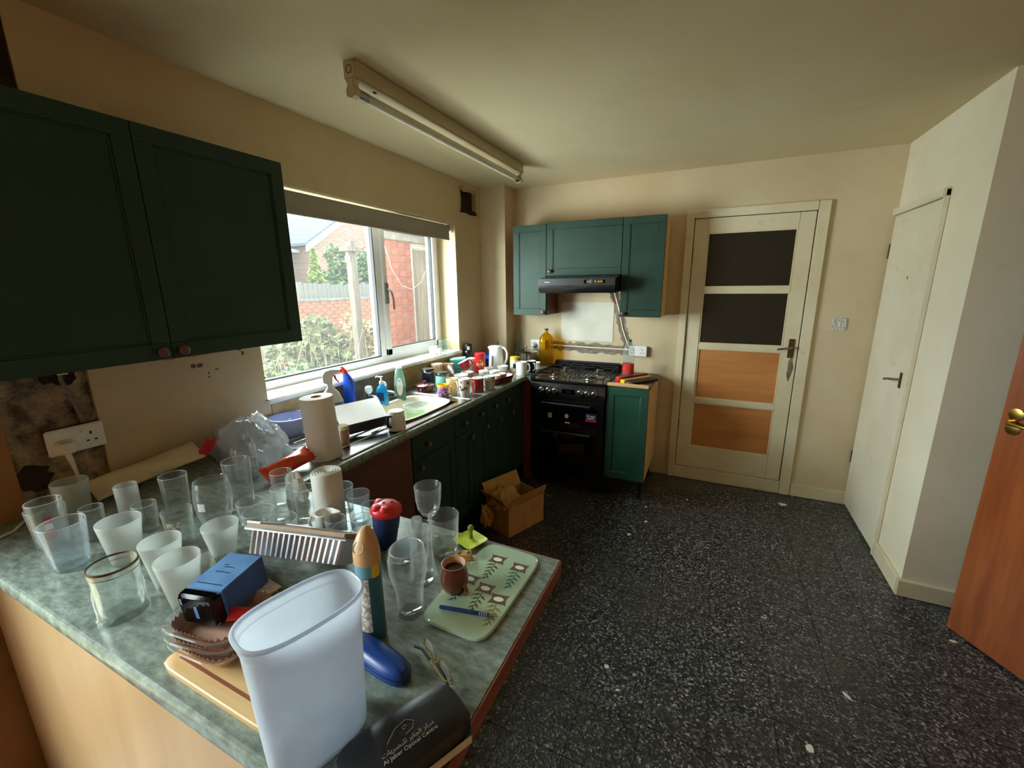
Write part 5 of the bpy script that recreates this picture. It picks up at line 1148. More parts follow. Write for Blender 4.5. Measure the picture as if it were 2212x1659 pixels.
pmp = MB().lathe([(0, 0.134), (0.014, 0.134), (0.014, 0.150), (0.007, 0.153), (0.005, 0.172), (0.010, 0.174), (0.010, 0.180), (0, 0.181)], 20).tube([(0, 0, 0.176), (-0.028, 0, 0.178), (-0.036, 0, 0.172)], 0.004, 8)
pmp.build('pump', 'white_plastic', sd)
MB().box(-0.022, 0.022, -0.0262, -0.0255, 0.035, 0.085).build('label', 'blue_case', sd, bevel=0.002)
gl_ = thing('washing_up_liquid', 'green washing-up liquid bottle with a white oval label', 'bottle', (0.178, -1.605, WZ), (0, 0, R(35)))
MB().loft([(0, 0.030, 0.020), (0.004, 0.034, 0.023), (0.10, 0.036, 0.024), (0.16, 0.030, 0.021), (0.20, 0.022, 0.016), (0.212, 0.014, 0.013)], 34, p=2.5, cap1=True).build('bottle_body', 'bottle_green_clear', gl_)
MB().loft([(0.003, 0.0335, 0.0225), (0.095, 0.0345, 0.0235)], 34, p=2.5).build('green_liquid', 'greenliquid', gl_)
MB().lathe([(0, 0.208), (0.018, 0.208), (0.019, 0.212), (0.019, 0.242), (0.016, 0.244), (0, 0.244)], 24).build('cap', 'glass_rim', gl_)
m = MB().prism([(0.019 * math.cos(a), 0.095 + 0.058 * math.sin(a)) for a in [2 * math.pi * i / 26 for i in range(26)]], -0.0252, -0.0246, 'y')
lb_ = m.build('label', 'text_white', gl_)
MB().box(-0.010, 0.008, -0.0258, -0.0253, 0.125, 0.14).box(-0.012, 0.012, -0.0258, -0.0253, 0.098, 0.101).box(-0.012, 0.010, -0.0258, -0.0253, 0.088, 0.091).build('print_mark', 'text_grey', lb_)
cs = thing('casserole', 'small lidded brown glazed casserole behind the sink', 'casserole', (0.180, -1.355, WZ), (0, 0, R(15)))
MB().lathe(shell(0.062, 0.052, 0.045, 0.004, 0.005, [(0.5, 0.061)]), 40).build('dish', 'brown_glaze', cs)
ld_ = MB().lathe([(0.0, 0.046), (0.064, 0.045), (0.064, 0.049), (0.050, 0.055), (0.015, 0.060), (0, 0.061)], 40).build('lid', 'brown_glaze', cs)
MB().lathe([(0, 0.060), (0.008, 0.060), (0.007, 0.066), (0.012, 0.071), (0.010, 0.077), (0, 0.078)], 18).build('lid_knob', 'brown_glaze', ld_)
tag(MB().tube([(0.24, -1.31, WZ + 0.012), (0.33, -1.285, WZ + 0.010), (0.375, -1.275, WZ + 0.008)], [0.006, 0.008, 0.006], 10).build('spatula', 'black_plastic'), 'black utensil shaft lying behind the yellow-rimmed mug', 'utensil')
# ------------------------------------------------------------------ on the drainer
DZ = WZ + 0.0095
cl = thing('colander', 'lilac plastic bowl with a moulded rim behind the carrier bag', 'bowl', (0.10, -2.33, WZ + 0.004))
MB().lathe(shell(0.088, 0.062, 0.09, 0.003, 0.005), 48).build('bowl_wall', 'pale_blue_plastic', cl)
MB().lathe([(0.088, 0.084), (0.096, 0.086), (0.096, 0.092), (0.086, 0.092)], 48).build('rim', 'pale_blue_plastic', cl)
MB().tube([(-0.02, 0, 0.02), (0.0, 0, 0.075), (0.02, 0, 0.02)], 0.006, 8).build('inner_post', 'pale_blue_plastic', cl)
tb_ = thing('presentation_box', 'white-topped dark box tipped up on the drainer', 'box', (0.375, -2.150, DZ + 0.040), (R(4), R(27), R(-28)))
MB().box(-0.075, 0.075, -0.112, 0.112, 0.0, 0.066).build('dark_sides', 'mauve_box', tb_, bevel=0.002)
MB().box(-0.0755, 0.0755, -0.1125, 0.1125, 0.066, 0.0685).build('white_top', 'paper_white', tb_, bevel=0.001)
cn = thing('candle_cup', 'pale beaker in front of the tipped box', 'cup', (0.470, -2.345, DZ))
MB().lathe(shell(0.026, 0.024, 0.092, 0.003, 0.005), 28).build('beaker', 'ivory_ceramic', cn)
cyl_patch(MB(), 0.0265, 0.004, 0.074, R(-70), R(20), 10).build('tan_print', 'tan_ceramic', cn)
um = thing('mug', 'white mug upside down on the drainer with a dark patterned handle', 'mug', (0.545, -2.075, DZ), (0, 0, R(-90)))
MB().lathe([(0, 0.096), (0.036, 0.096), (0.039, 0.092), (0.044, 0.002), (0.043, 0.0), (0.0405, 0.002), (0.036, 0.09), (0, 0.092)], 36).build('mug_body', 'white_ceramic', um)
MB().tube([(0.040, 0, 0.075), (0.058, 0, 0.080), (0.066, 0, 0.055), (0.062, 0, 0.028), (0.043, 0, 0.022)], [0.006, 0.007, 0.007, 0.007, 0.006], 10).build('handle', 'black_matt', um)
gd = thing('pan_cover', 'clear glass pan lid lying by the spray bottle', 'pan lid', (0.150, -2.035, DZ))
MB().lathe([(0.052, 0.0), (0.054, 0.003), (0.040, 0.014), (0.015, 0.020), (0, 0.021), (0.015, 0.018), (0.04, 0.011), (0.052, 0.0)], 36).build('lid_glass', 'glass_jar', gd)
MB().lathe([(0, 0.020), (0.009, 0.020), (0.008, 0.026), (0.012, 0.032), (0, 0.035)], 18).build('lid_knob', 'glass_rim', gd)
wr = thing('wire_whisk', 'small wire loops of a kitchen tool on the drainer', 'whisk', (0.505, -2.165, DZ + 0.004), (0, 0, R(70)))
m = MB()
for k in range(3): m.tube([(0.05 * math.sin(t), 0.010 * math.sin(2 * t) * (1 + 0.4 * k), 0.014 * math.sin(t) ** 2 * (k - 0.5) + 0.012) for t in [math.pi * i / 16 for i in range(17)]], 0.0011, 6)
m.build('wires', 'steel', wr); MB().tube([(0.0, 0, 0.010), (-0.035, 0, 0.004)], 0.006, 10).build('handle', 'steel_dull', wr)
tag(MB().loft([(0, 0.016, 0.010), (0.01, 0.018, 0.012), (0.03, 0.012, 0.008), (0.034, 0.006, 0.004)], 20, p=2.5).build('sponge', 'yellow', None, (0.500, -2.005, WZ + 0.0175), (0, 0, R(20))), 'small yellow sponge by the upturned mug', 'sponge')
# ------------------------------------------------------------------ mugs and jars at the far end
def mug(label, x, y, r, h, out, inner='white_ceramic', ang=None, rb=None, z=WZ, rim=None, rot=(0, 0, 0), name='mug', cat='mug', group=None, t=0.0035, hs=1.0, belly=None):
    g = thing(name, label, cat, (x, y, z), rot, group); rb = rb or r * 0.92
    pr = shell(r, rb, h, t, 0.006, belly); k0 = max(range(len(pr)), key=lambda k: pr[k][1])
    MB().lathe(pr, 36, seg=[0 if k < k0 - 1 else 1 for k in range(len(pr) - 1)]).build('mug_body', [out, inner], g)
    if ang is not None:
        c, s = math.cos(ang), math.sin(ang)
        P = [(0.98 * r, h * 0.82), (r + 0.020 * hs, h * 0.86), (r + 0.028 * hs, h * 0.62), (r + 0.024 * hs, h * 0.36), (0.94 * r, h * 0.22)]
        MB().tube([(c * a, s * a, b) for a, b in P], 0.0048, 10).build('handle', out if out in ('white_ceramic', 'ivory_ceramic', 'cream_print', 'red_ceramic') else inner, g)
    if rim: MB().lathe([(r + 0.0004, h - 0.014), (r + 0.0008, h - 0.001), (r - t / 2, h + 0.0006), (r - t, h - 0.002)], 36).build('rim_band', rim, g)
    return g
MG = 'mugs and cups crowded at the end of the worktop'
mug('squat purple floral mug with a yellow rim', 0.388, -1.440, 0.036, 0.088, 'purple_print', 'yellow', R(20), rim='yellow', group=MG, rb=0.037)
mug('cream mug with a loop handle behind the yellow-rimmed one', 0.400, -1.350, 0.040, 0.112, 'cream_print', 'ivory_ceramic', R(-25), rb=0.030, group=MG)
fm_ = mug('tall white mug with red berries at the worktop front', 0.522, -1.392, 0.040, 0.128, 'white_ceramic', 'white_ceramic', R(15), rb=0.029, group=MG)
rnd = random.Random(4)
for k in range(9):
    a = R(rnd.uniform(-115, -10)); z = rnd.uniform(0.055, 0.115); rr = 0.031 + 0.0095 * z / 0.128
    m = MB(); m.lathe([(0, -0.0009), (0.0075, -0.0002), (0.006, 0.0009), (0, 0.0013)], 12, mat=TRS((rr * math.cos(a), rr * math.sin(a), z), (0, R(90), a)) @ Matrix.Diagonal((1.2, 0.8, 1, 1)))
    m.build('berry_print', 'red_ceramic' if k % 3 else 'print_green', fm_)
tag(MB().prism([(-0.045, -0.03), (0.04, -0.045), (0.055, 0.02), (-0.03, 0.04)], 0, 0.002).build('coaster', 'black_plastic', None, (0.545, -1.318, WZ)), 'dark slate coaster behind the berry mug', 'coaster')
mug('dark red mug behind the berry mug', 0.515, -1.215, 0.042, 0.098, 'red_ceramic', 'white_ceramic', R(150), group=MG, rb=0.041, z=WZ)
mug('pale printed mug next to the roasting dish', 0.560, -1.128, 0.040, 0.098, 'grey_print', 'white_ceramic', R(-120), group=MG)
mug('wide white bowl behind the cream mug', 0.300, -1.080, 0.052, 0.076, 'white_ceramic', 'white_ceramic', rb=0.036, group=MG, name='bowl', cat='bowl')
# jars by the tiles
dj = thing('storage_jar', 'dark navy storage jar with a wire clip lid', 'jar', (0.115, -1.225, WZ))
MB().lathe([(0, 0), (0.040, 0), (0.043, 0.004), (0.043, 0.105), (0, 0.105)], 32).build('jar_body', 'navy', dj)
MB().lathe([(0.0435, 0.105), (0.0445, 0.112), (0.042, 0.118), (0.0435, 0.105)], 32).build('steel_band', 'steel', dj)
MB().lathe([(0, 0.118), (0.042, 0.118), (0.044, 0.124), (0.040, 0.134), (0, 0.135)], 32).build('lid', 'black_plastic', dj)
mj = thing('storage_jar', 'mint green canister with a black lid', 'jar', (0.215, -1.195, WZ))
MB().lathe([(0, 0), (0.044, 0), (0.049, 0.01), (0.050, 0.05), (0.044, 0.088), (0, 0.088)], 36).build('jar_body', 'mint', mj)
MB().lathe([(0, 0.088), (0.046, 0.088), (0.047, 0.10), (0.044, 0.110), (0, 0.112)], 36).build('lid', 'black_plastic', mj)
MB().lathe([(0.0475, 0.094), (0.0485, 0.097), (0.0475, 0.100)], 36).build('steel_band', 'steel', mj)
sv = thing('slotted_spoon', 'clear plastic scoop leaning out of the white bowl', 'scoop', (0.288, -1.085, WZ + 0.012), (R(-22), R(-38), R(20)))
MB().tube([(0, 0, 0), (0, 0, 0.09)], 0.004, 8).build('shaft', 'pet_clear', sv)
MB().loft([(0.085, 0.006, 0.003), (0.10, 0.016, 0.004), (0.15, 0.019, 0.005), (0.165, 0.010, 0.004)], 20, p=2.5).build('scoop', 'pet_clear', sv)
wbx = thing('wooden_box', 'pale wooden canister with a lid at the window end', 'box', (0.065, -1.045, WZ), (0, 0, R(20)))
MB().lathe([(0, 0), (0.044, 0), (0.044, 0.120), (0, 0.120)], 8).build('box_body', 'beech_ply', wbx)
MB().lathe([(0, 0.120), (0.046, 0.120), (0.046, 0.135), (0, 0.136)], 8).build('lid', 'paper_cream', wbx)
tag(MB().box(-0.045, 0.045, -0.03, 0.03, 0, 0.118).build('cardboard_box', 'tan_ceramic', None, (0.085, -0.925, WZ), (0, 0, R(20)), bevel=0.002), 'dull beige carton between the wooden canister and the teal box', 'box')
tl = thing('tea_box', 'teal tea carton with pale panels below the reveal', 'box', (0.092, -0.790, WZ), (0, 0, R(35)))
MB().box(-0.062, 0.062, -0.04, 0.04, 0, 0.128).build('carton_body', 'teal_card', tl, bevel=0.0015)
MB().prism([(-0.062, 0.128), (0.062, 0.128), (0.062, 0.146), (-0.062, 0.134)], -0.04, 0.04, 'y').build('carton_top', 'teal_light', tl)
MB().box(-0.054, 0.054, -0.0406, -0.0400, 0.068, 0.071).box(-0.040, 0.040, -0.0406, -0.0400, 0.020, 0.024).box(-0.040, 0.040, -0.0406, -0.0400, 0.040, 0.044).box(-0.040, -0.036, -0.0406, -0.04, 0.02, 0.044).box(0.036, 0.040, -0.0406, -0.04, 0.02, 0.044).build('printed_panel', 'teal_light', tl)
MB().prism([(0.022 * math.cos(a), 0.105 - 0.014 * math.sin(a)) for a in [math.pi * i / 12 for i in range(13)]], 0.0622, 0.0628, 'x').build('cup_print', 'terracotta', tl)
wj = thing('lidded_jar', 'white jar with a domed ridged lid', 'jar', (0.120, -0.625, WZ))
MB().lathe([(0, 0), (0.036, 0), (0.038, 0.004), (0.038, 0.085), (0, 0.085)], 30).build('jar_body', 'white_ceramic', wj)
MB().lathe([(0, 0.085), (0.040, 0.085), (0.040, 0.097), (0.036, 0.099), (0.040, 0.103), (0.038, 0.116), (0.02, 0.121), (0, 0.122)], 30).build('lid', 'white_plastic', wj)
rt = mug('red mug tilted on top of a pale bowl', 0.222, -0.862, 0.046, 0.070, 'red_ceramic', 'white_ceramic', R(-10), rb=0.034, z=WZ + 0.072, rot=(R(8), R(-24), R(5)), group=MG)
mug('pale bowl under the tilted red mug', 0.222, -0.862, 0.052, 0.050, 'tan_ceramic', 'white_ceramic', rb=0.042, group=MG, name='bowl', cat='bowl')
bs = thing('gravy_tub', 'red gravy granule drum with a yellow and white label', 'tub', (0.212, -0.640, WZ), (0, 0, R(28)))
MB().lathe([(0, 0), (0.042, 0), (0.043, 0.003), (0.043, 0.150), (0, 0.150)], 32).build('drum', 'red_gloss', bs)
MB().lathe([(0, 0.150), (0.0445, 0.150), (0.0445, 0.164), (0.042, 0.166), (0, 0.166)], 32).build('lid', 'red_plastic', bs)
m = MB(); a_ = [2 * math.pi * i / 26 for i in range(26)]
m.prism([(0.028 * math.cos(a), 0.085 + 0.030 * math.sin(a)) for a in a_], 0.0, 0.0004, 'y')
for k, v in enumerate(m.v): an = v[0] / 0.0433; rr = 0.0433 + v[1]; m.v[k] = (rr * math.sin(an), -rr * math.cos(an), v[2])
m.build('label', 'yellow', bs)
text('BISTO', 0.030, 'text_white', bs, (0, 0, 0.076), (0, 0, 0), wrap=0.0440, sx=0.78)
kt = thing('kettle', 'white plastic jug kettle with a grey water gauge', 'kettle', (0.275, -0.468, WZ), (0, 0, R(12)))
MB().loft([(0, 0.062, 0.062), (0.004, 0.066, 0.066), (0.06, 0.064, 0.064), (0.16, 0.056, 0.056, -0.002, 0), (0.195, 0.055, 0.052, -0.006, 0)], 40, p=2.2).build('kettle_body', 'white_plastic', kt)
MB().loft([(0.195, 0.056, 0.053, -0.006, 0), (0.203, 0.058, 0.050, -0.008, 0), (0.208, 0.045, 0.04, -0.004, 0)], 40, p=2.2).build('lid', 'white_plastic', kt)
MB().prism([(-0.052, 0.165), (-0.074, 0.196), (-0.050, 0.200)], -0.014, 0.014, 'y').build('spout', 'white_plastic', kt, bevel=0.003)
MB().tube([(0.045, 0, 0.196), (0.078, 0, 0.186), (0.096, 0, 0.150), (0.094, 0, 0.10), (0.076, 0, 0.055), (0.060, 0, 0.045)], [0.012, 0.011, 0.010, 0.010, 0.010, 0.010], 12).build('handle', 'white_plastic', kt)
MB().box(-0.024, -0.012, -0.0645, -0.058, 0.03, 0.13).build('water_gauge', 'bag_grey', kt, bevel=0.002)
mug('white bowl left of the stacked cups', 0.292, -0.640, 0.040, 0.052, 'white_ceramic', 'white_ceramic', rb=0.026, group=MG, name='bowl', cat='bowl')
mug('wide white bowl in front of the kettle', 0.380, -0.560, 0.046, 0.058, 'white_ceramic', 'white_ceramic', rb=0.030, group=MG, name='bowl', cat='bowl')
mug('straight cup with a grey band near the kettle', 0.325, -0.790, 0.037, 0.056, 'grey_print', 'white_ceramic', rim='white_ceramic', group=MG, name='cup', cat='cup')
mug('white teacup between the bowls and the roasting dish', 0.412, -0.770, 0.042, 0.058, 'white_ceramic', 'white_ceramic', rb=0.026, group=MG, name='teacup', cat='cup')
rd = thing('roasting_dish', 'dark brown glazed roasting dish at the worktop edge', 'dish', (0.520, -0.905, WZ), (0, 0, R(-12)))
MB().loft([(0, 0.052, 0.115), (0.004, 0.056, 0.12), (0.044, 0.068, 0.135), (0.050, 0.078, 0.148), (0.053, 0.079, 0.150), (0.051, 0.070, 0.138), (0.044, 0.062, 0.129), (0.008, 0.050, 0.112)], 56, p=4).build('dish_body', 'brown_glaze', rd)
mug('tan speckled cup standing in the roasting dish', 0.515, -0.860, 0.040, 0.052, 'tan_ceramic', 'ivory_ceramic', z=WZ + 0.0085, group=MG, name='cup', cat='cup')
mug('white cup with brown print in the roasting dish', 0.520, -0.955, 0.037, 0.058, 'white_ceramic', 'white_ceramic', R(120), z=WZ + 0.0085, rb=0.028, group=MG, name='cup', cat='cup')
yj = thing('lidded_jar', 'pale jar with a yellow screw lid', 'jar', (0.448, -0.470, WZ))
MB().lathe([(0, 0), (0.036, 0), (0.038, 0.004), (0.038, 0.095), (0.034, 0.105), (0, 0.105)], 30).build('jar_body', 'ivory_ceramic', yj)
MB().lathe([(0, 0.105), (0.037, 0.105), (0.037, 0.122), (0.035, 0.125), (0, 0.125)], 30).build('lid', 'yellow', yj)
cyl_patch(MB(), 0.0384, 0.03, 0.07, R(-85), R(-50), 8).build('print', 'text_dark', yj)
mug('large plain white mug at the corner beside the cooker', 0.566, -0.590, 0.044, 0.108, 'white_ceramic', 'white_ceramic', R(5), group=MG, rb=0.042)
mug('black mug with a white handle behind the plain white mug', 0.602, -0.470, 0.038, 0.100, 'black_enamel', 'white_ceramic', R(-40), group=MG)
cz = thing('cup_and_saucer', 'white cup on a saucer beside the hob', 'cup', (0.590, -0.335, WZ))
MB().lathe([(0, 0), (0.035, 0), (0.056, 0.010), (0.057, 0.012), (0.035, 0.004), (0, 0.004)], 34).build('saucer', 'white_ceramic', cz)
MB().lathe(shell(0.038, 0.022, 0.060, 0.003, 0.005), 34).build('cup', 'white_ceramic', cz, (0, 0, 0.0045))
ss = thing('steel_pot', 'stainless stockpot with a lid in the corner', 'pot', (0.428, -0.180, WZ), (0, 0, R(70)))
MB().lathe([(0, 0), (0.093, 0), (0.097, 0.004), (0.097, 0.120), (0.100, 0.123), (0, 0.123)], 44).build('pot_body', 'steel', ss)
pl_ = MB().lathe([(0, 0.155), (0.02, 0.153), (0.06, 0.142), (0.098, 0.126), (0.101, 0.1235)], 44).build('lid', 'steel', ss)
MB().lathe([(0, 0.148), (0.007, 0.148), (0.006, 0.160), (0.014, 0.170), (0.010, 0.178), (0, 0.179)], 18).build('lid_knob', 'steel', pl_)
for s in (-1, 1): MB().tube([(s * 0.087, -0.02, 0.085), (s * 0.108, -0.018, 0.088), (s * 0.108, 0.018, 0.088), (s * 0.087, 0.02, 0.085)], 0.004, 8).build('handle', 'steel', ss)
ol = thing('oil_bottle', 'large ribbed bottle of yellow cooking oil by the hob', 'bottle', (0.598, -0.112, WZ), (0, 0, R(20)))
secs = [(0, 0.060, 0.048), (0.005, 0.066, 0.053)]
for k in range(12): secs.append((0.02 + k * 0.018, 0.066 - (0.003 if k % 2 else 0), 0.053 - (0.003 if k % 2 else 0)))
secs += [(0.245, 0.062, 0.050), (0.275, 0.044, 0.038), (0.295, 0.018, 0.018), (0.305, 0.014, 0.014), (0.318, 0.014, 0.014)]
MB().loft(secs, 40, p=3).build('bottle_body', 'oil_yellow', ol)
MB().lathe([(0, 0.316), (0.017, 0.316), (0.017, 0.330), (0, 0.331)], 20).build('cap', 'oil_bottle_cap', ol)
glb = thing('glass_bottle', 'slim clear empty bottle in the corner', 'bottle', (0.288, -0.046, WZ))
MB().lathe([(0, 0), (0.028, 0), (0.030, 0.004), (0.030, 0.15), (0.024, 0.19), (0.012, 0.225), (0.011, 0.285), (0.013, 0.287), (0.013, 0.298), (0.010, 0.298), (0.009, 0.225), (0.022, 0.188), (0.028, 0.15), (0.028, 0.008), (0, 0.008)], 30).build('bottle_glass', 'glass_jar', glb)
fk = thing('flask', 'black flask with a small white label by the window reveal', 'flask', (0.042, -0.545, WZ))
MB().lathe([(0, 0), (0.036, 0), (0.038, 0.004), (0.038, 0.15), (0.034, 0.158), (0.036, 0.165), (0.036, 0.212), (0.030, 0.222), (0, 0.224)], 32).build('flask_body', 'black_plastic', fk)
cyl_patch(MB(), 0.0366, 0.175, 0.205, R(-70), R(-35), 6).build('label', 'text_white', fk); cyl_patch(MB(), 0.0386, 0.155, 0.166, R(-95), R(-75), 4).build('dot', 'text_white', fk)
tag(cushion('b', '', 0.20, 0.12, 0.07, seed=4).build('plastic_sack', 'blue_plastic', None, (0.135, -0.375, WZ + 0.09), (R(8), R(-4), R(15))), 'bright blue plastic sack stuffed behind the kettle', 'sack')
tag(MB().box(-0.08, 0.08, -0.05, 0.05, 0, 0.062).build('cereal_carton', 'navy', None, (0.135, -0.375, WZ), (0, 0, R(15)), bevel=0.002), 'navy carton holding up the blue sack', 'box')
kn = thing('kitchen_knife', 'blue pointed kitchen knife standing against the casing', 'knife', (0.195, -0.265, WZ), (R(4), 0, R(10)))
MB().prism([(-0.011, 0.10), (0.011, 0.10), (0.009, 0.17), (0.0, 0.235), (-0.008, 0.17)], -0.001, 0.001, 'y').build('blade', 'navy_foam', kn)
MB().box(-0.011, 0.011, -0.007, 0.007, 0.0, 0.102).build('handle', 'navy', kn, bevel=0.003)
# ------------------------------------------------------------------ on the sill
SZ = 1.0865
pt2 = mug('white handleless cup on the window sill', -0.072, -0.888, 0.035, 0.064, 'white_ceramic', 'white_ceramic', rb=0.033, z=SZ, group=None, name='cup', cat='cup')
eg = thing('egg_cup', 'little white egg cup on the window sill', 'egg cup', (-0.018, -0.880, SZ))
MB().lathe([(0, 0), (0.016, 0), (0.017, 0.003), (0.009, 0.012), (0.010, 0.018), (0.018, 0.030), (0.019, 0.050), (0.017, 0.050), (0.015, 0.030), (0, 0.022)], 26).build('cup', 'white_ceramic', eg)
tag(MB().lathe(shell(0.041, 0.039, 0.098, 0.003, 0.007), 36).build('glass_jar', 'glass_jar', None, (-0.062, -0.758, SZ)), 'clear greenish glass jar at the end of the window sill', 'jar')
tag(MB().lathe([(0.008, 0), (0.010, 0.002), (0.012, 0)], 16).build('ring', 'steel', None, (-0.03, -2.19, SZ)), 'tiny metal ring on the near end of the sill', 'ring')
# ------------------------------------------------------------------ on the right hand base cabinet
o2 = thing('oil_bottle', 'nearly empty oil bottle with a red label and green cap', 'bottle', (1.350, -0.250, 0.887), (0, 0, R(-12)))
secs = [(0, 0.038, 0.032), (0.005, 0.043, 0.036), (0.12, 0.043, 0.036)]
for k in range(6): secs.append((0.135 + k * 0.014, 0.043 - (0.003 if k % 2 else 0), 0.036 - (0.003 if k % 2 else 0)))
secs += [(0.225, 0.042, 0.035), (0.255, 0.030, 0.026), (0.272, 0.014, 0.014), (0.288, 0.013, 0.013)]
MB().loft(secs, 40, p=3).build('bottle_body', 'pet_clear', o2)
MB().loft([(0.004, 0.040, 0.033), (0.030, 0.0415, 0.0345)], 40, p=3).build('oil', 'oil_yellow', o2)
MB().loft([(0.035, 0.0436, 0.0366), (0.115, 0.0436, 0.0366)], 40, p=3, cap0=False, cap1=False).build('label', 'red_label', o2)
MB().lathe([(0, 0.286), (0.017, 0.286), (0.017, 0.304), (0, 0.305)], 20).build('cap', 'green_cap', o2)
for k, (lab, x, y, L, rz, mt, z) in enumerate((('dark red box of foil lying on the bright green cabinet', 1.400, -0.360, 0.30, 55, 'red_panel', 0.0), ('brown cling film box beside the red foil box', 1.442, -0.389, 0.30, 55, 'card_brown', 0.0), ('thin dark strip propped beyond the cling film box', 1.484, -0.418, 0.30, 55, 'mop_dark', 0.0))):
    b = thing('wrap_box', lab, 'box', (x, y, 0.8865 + z), (0, 0, R(rz)))
    MB().box(-L / 2, L / 2, -0.022, 0.022, 0, 0.044 - 0.012 * k).build('carton', mt, b, bevel=0.002)
    MB().box(-L / 2 - 0.001, -L / 2 + 0.035, -0.0225, 0.0225, -0.0002, 0.0445 - 0.012 * k).build('carton_end', ('red_plastic', 'yellow', 'steel_dull')[k], b, bevel=0.002)
crumple('foil_scrap', 'foil', (1.505, -0.545, 0.887), 0.035, 0.016, 0.014, 8, label='crumpled scrap of foil on the bright green cabinet', cat='foil')
# ------------------------------------------------------------------ cardboard box on the floor
bxx = thing('cardboard_box', 'open cardboard box with a tan cloth in front of the base units', 'box', (0.800, -1.235, 0.0), (0, 0, R(67.5)))
bl_, bw_, bh_ = 0.165, 0.115, 0.205
m = MB().box(-bl_, bl_, -bw_, -bw_ + 0.004, 0, bh_).box(-bl_, bl_, bw_ - 0.004, bw_, 0, bh_).box(-bl_, -bl_ + 0.004, -bw_, bw_, 0, bh_).box(bl_ - 0.004, bl_, -bw_, bw_, 0, bh_).box(-bl_, bl_, -bw_, bw_, 0, 0.004)
m.build('carton', 'card_brown', bxx, smooth=False)
def flap(L, W, loc, rot): MB().box(-L, L, 0, W, -0.0015, 0.0015).build('flap', 'card_brown', bxx, loc, rot, smooth=False)
flap(bl_ * 0.98, 0.10, (0, bw_, bh_), (R(62), 0, 0)); flap(bl_ * 0.98, 0.085, (0, -bw_, bh_), (R(70), 0, R(180)))
flap(bw_ * 0.98, 0.09, (bl_, 0, bh_), (R(-35), 0, R(-90))); flap(bw_ * 0.98, 0.09, (-bl_, 0, bh_), (R(58), 0, R(90)))
cth = crumple('cloth', 'cloth_tan', (0.760, -1.320, bh_ - 0.020), 0.100, 0.110, 0.085, 21, 26, 0.45, 'rumpled tan cloth spilling out of the cardboard box', 'cloth', 0.2)
dp = crumple('draped_end', 'cloth_tan', (-0.075, -0.095, -0.10), 0.035, 0.060, 0.10, 23, 22, 0.45); dp.parent = cth; dp.rotation_euler = (R(18), R(-12), R(20))
# ------------------------------------------------------------------ litter on the floor
for k, (x, y, a, b, lab) in enumerate(((2.519, -0.20, 0.030, 0.022, 'folded slip of paper by the threshold'), (1.549, -1.067, 0.012, 0.009, 'white scrap in the middle of the floor near the cabinet leg'), (1.599, -0.65, 0.010, 0.008, 'white scrap beside the cabinet leg'),
        (1.641, -2.116, 0.012, 0.010, 'tan crumb near the worktop end'), (1.709, -2.207, 0.012, 0.006, 'white sliver near the worktop end'), (2.371, -2.146, 0.014, 0.012, 'white crumb at the front of the floor'), (2.543, -1.852, 0.018, 0.006, 'white sliver right of the floor middle'),
        (3.055, -1.325, 0.016, 0.008, 'pale scrap under the varnished door'), (1.628, -0.859, 0.012, 0.010, 'white scrap on the dusty patch'), (1.87, -0.414, 0.009, 0.008, 'small white scrap before the glazed door'))):
    tag(MB().prism(blob_poly(0, 0, a, b, 7, 0.3), 0.0002, 0.003).build('paper_scrap', 'crumb', None, (x, y, 0), (0, 0, k * 0.9)), lab, 'scrap', 'litter scattered on the floor')
tag(MB().tube([(2.50, -2.06, 0.0015), (2.55, -2.02, 0.0015), (2.60, -2.05, 0.0015), (2.59, -2.09, 0.0015), (2.57, -2.07, 0.0015)], 0.0012, 6).build('plastic_strap', 'pet_clear'), 'loop of clear plastic strapping on the floor', 'strap')
# ------------------------------------------------------------------ the garden outside the window
GZ = -0.15
struct(MB().box(-30, -0.28, -14, 24, GZ - 0.1, GZ).build('ground', 'soil', smooth=False), 'rough garden ground')
struct(MB().box(-0.5, -0.28, 0.14, 6, GZ, 3.2).build('wall_outer', 'house_brick', smooth=False), 'outer brickwork of the house')
def leaves(n, centre, rad, size, seed, cone=False, z0=0.0):
    rnd = random.Random(seed); vs = []; fs = []
    for k in range(n):
        while True:
            x, y, z = rnd.uniform(-1, 1), rnd.uniform(-1, 1), rnd.uniform(-1, 1)
            d = math.sqrt(x * x + y * y + z * z)
            if d < 1 and d > rnd.random() * 0.95: break
        if cone:
            t = rnd.random() ** 1.5; a = rnd.uniform(0, 6.283); rr = (1 - t) * (0.55 + 0.45 * rnd.random()) * (1 + 0.2 * math.sin(7 * a + 18 * t))
            x, y, z = rr * math.cos(a), rr * math.sin(a), 2 * t - 1
        else:
            w_ = 1 + 0.22 * math.sin(4.1 * x + 3 * y + seed) + 0.18 * math.sin(6 * z + 5 * y); x *= w_; y *= w_; z *= w_
        p = Vector((centre[0] + x * rad[0], centre[1] + y * rad[1], max(centre[2] + z * rad[2], z0)))
        s = size * rnd.uniform(0.6, 1.3); u = Vector((rnd.gauss(0, 1), rnd.gauss(0, 1), rnd.gauss(0.2, 0.7))).normalized(); v = u.orthogonal().normalized()
        v = (v * math.cos(k) + u.cross(v) * math.sin(k)).normalized(); o = len(vs)
        vs += [tuple(p - u * s), tuple(p + v * s * 0.42 + Vector((0, 0, s * .12))), tuple(p + u * s), tuple(p - v * s * 0.42)]; fs.append((o, o + 1, o + 2, o + 3))
    return MB().add(vs, fs)
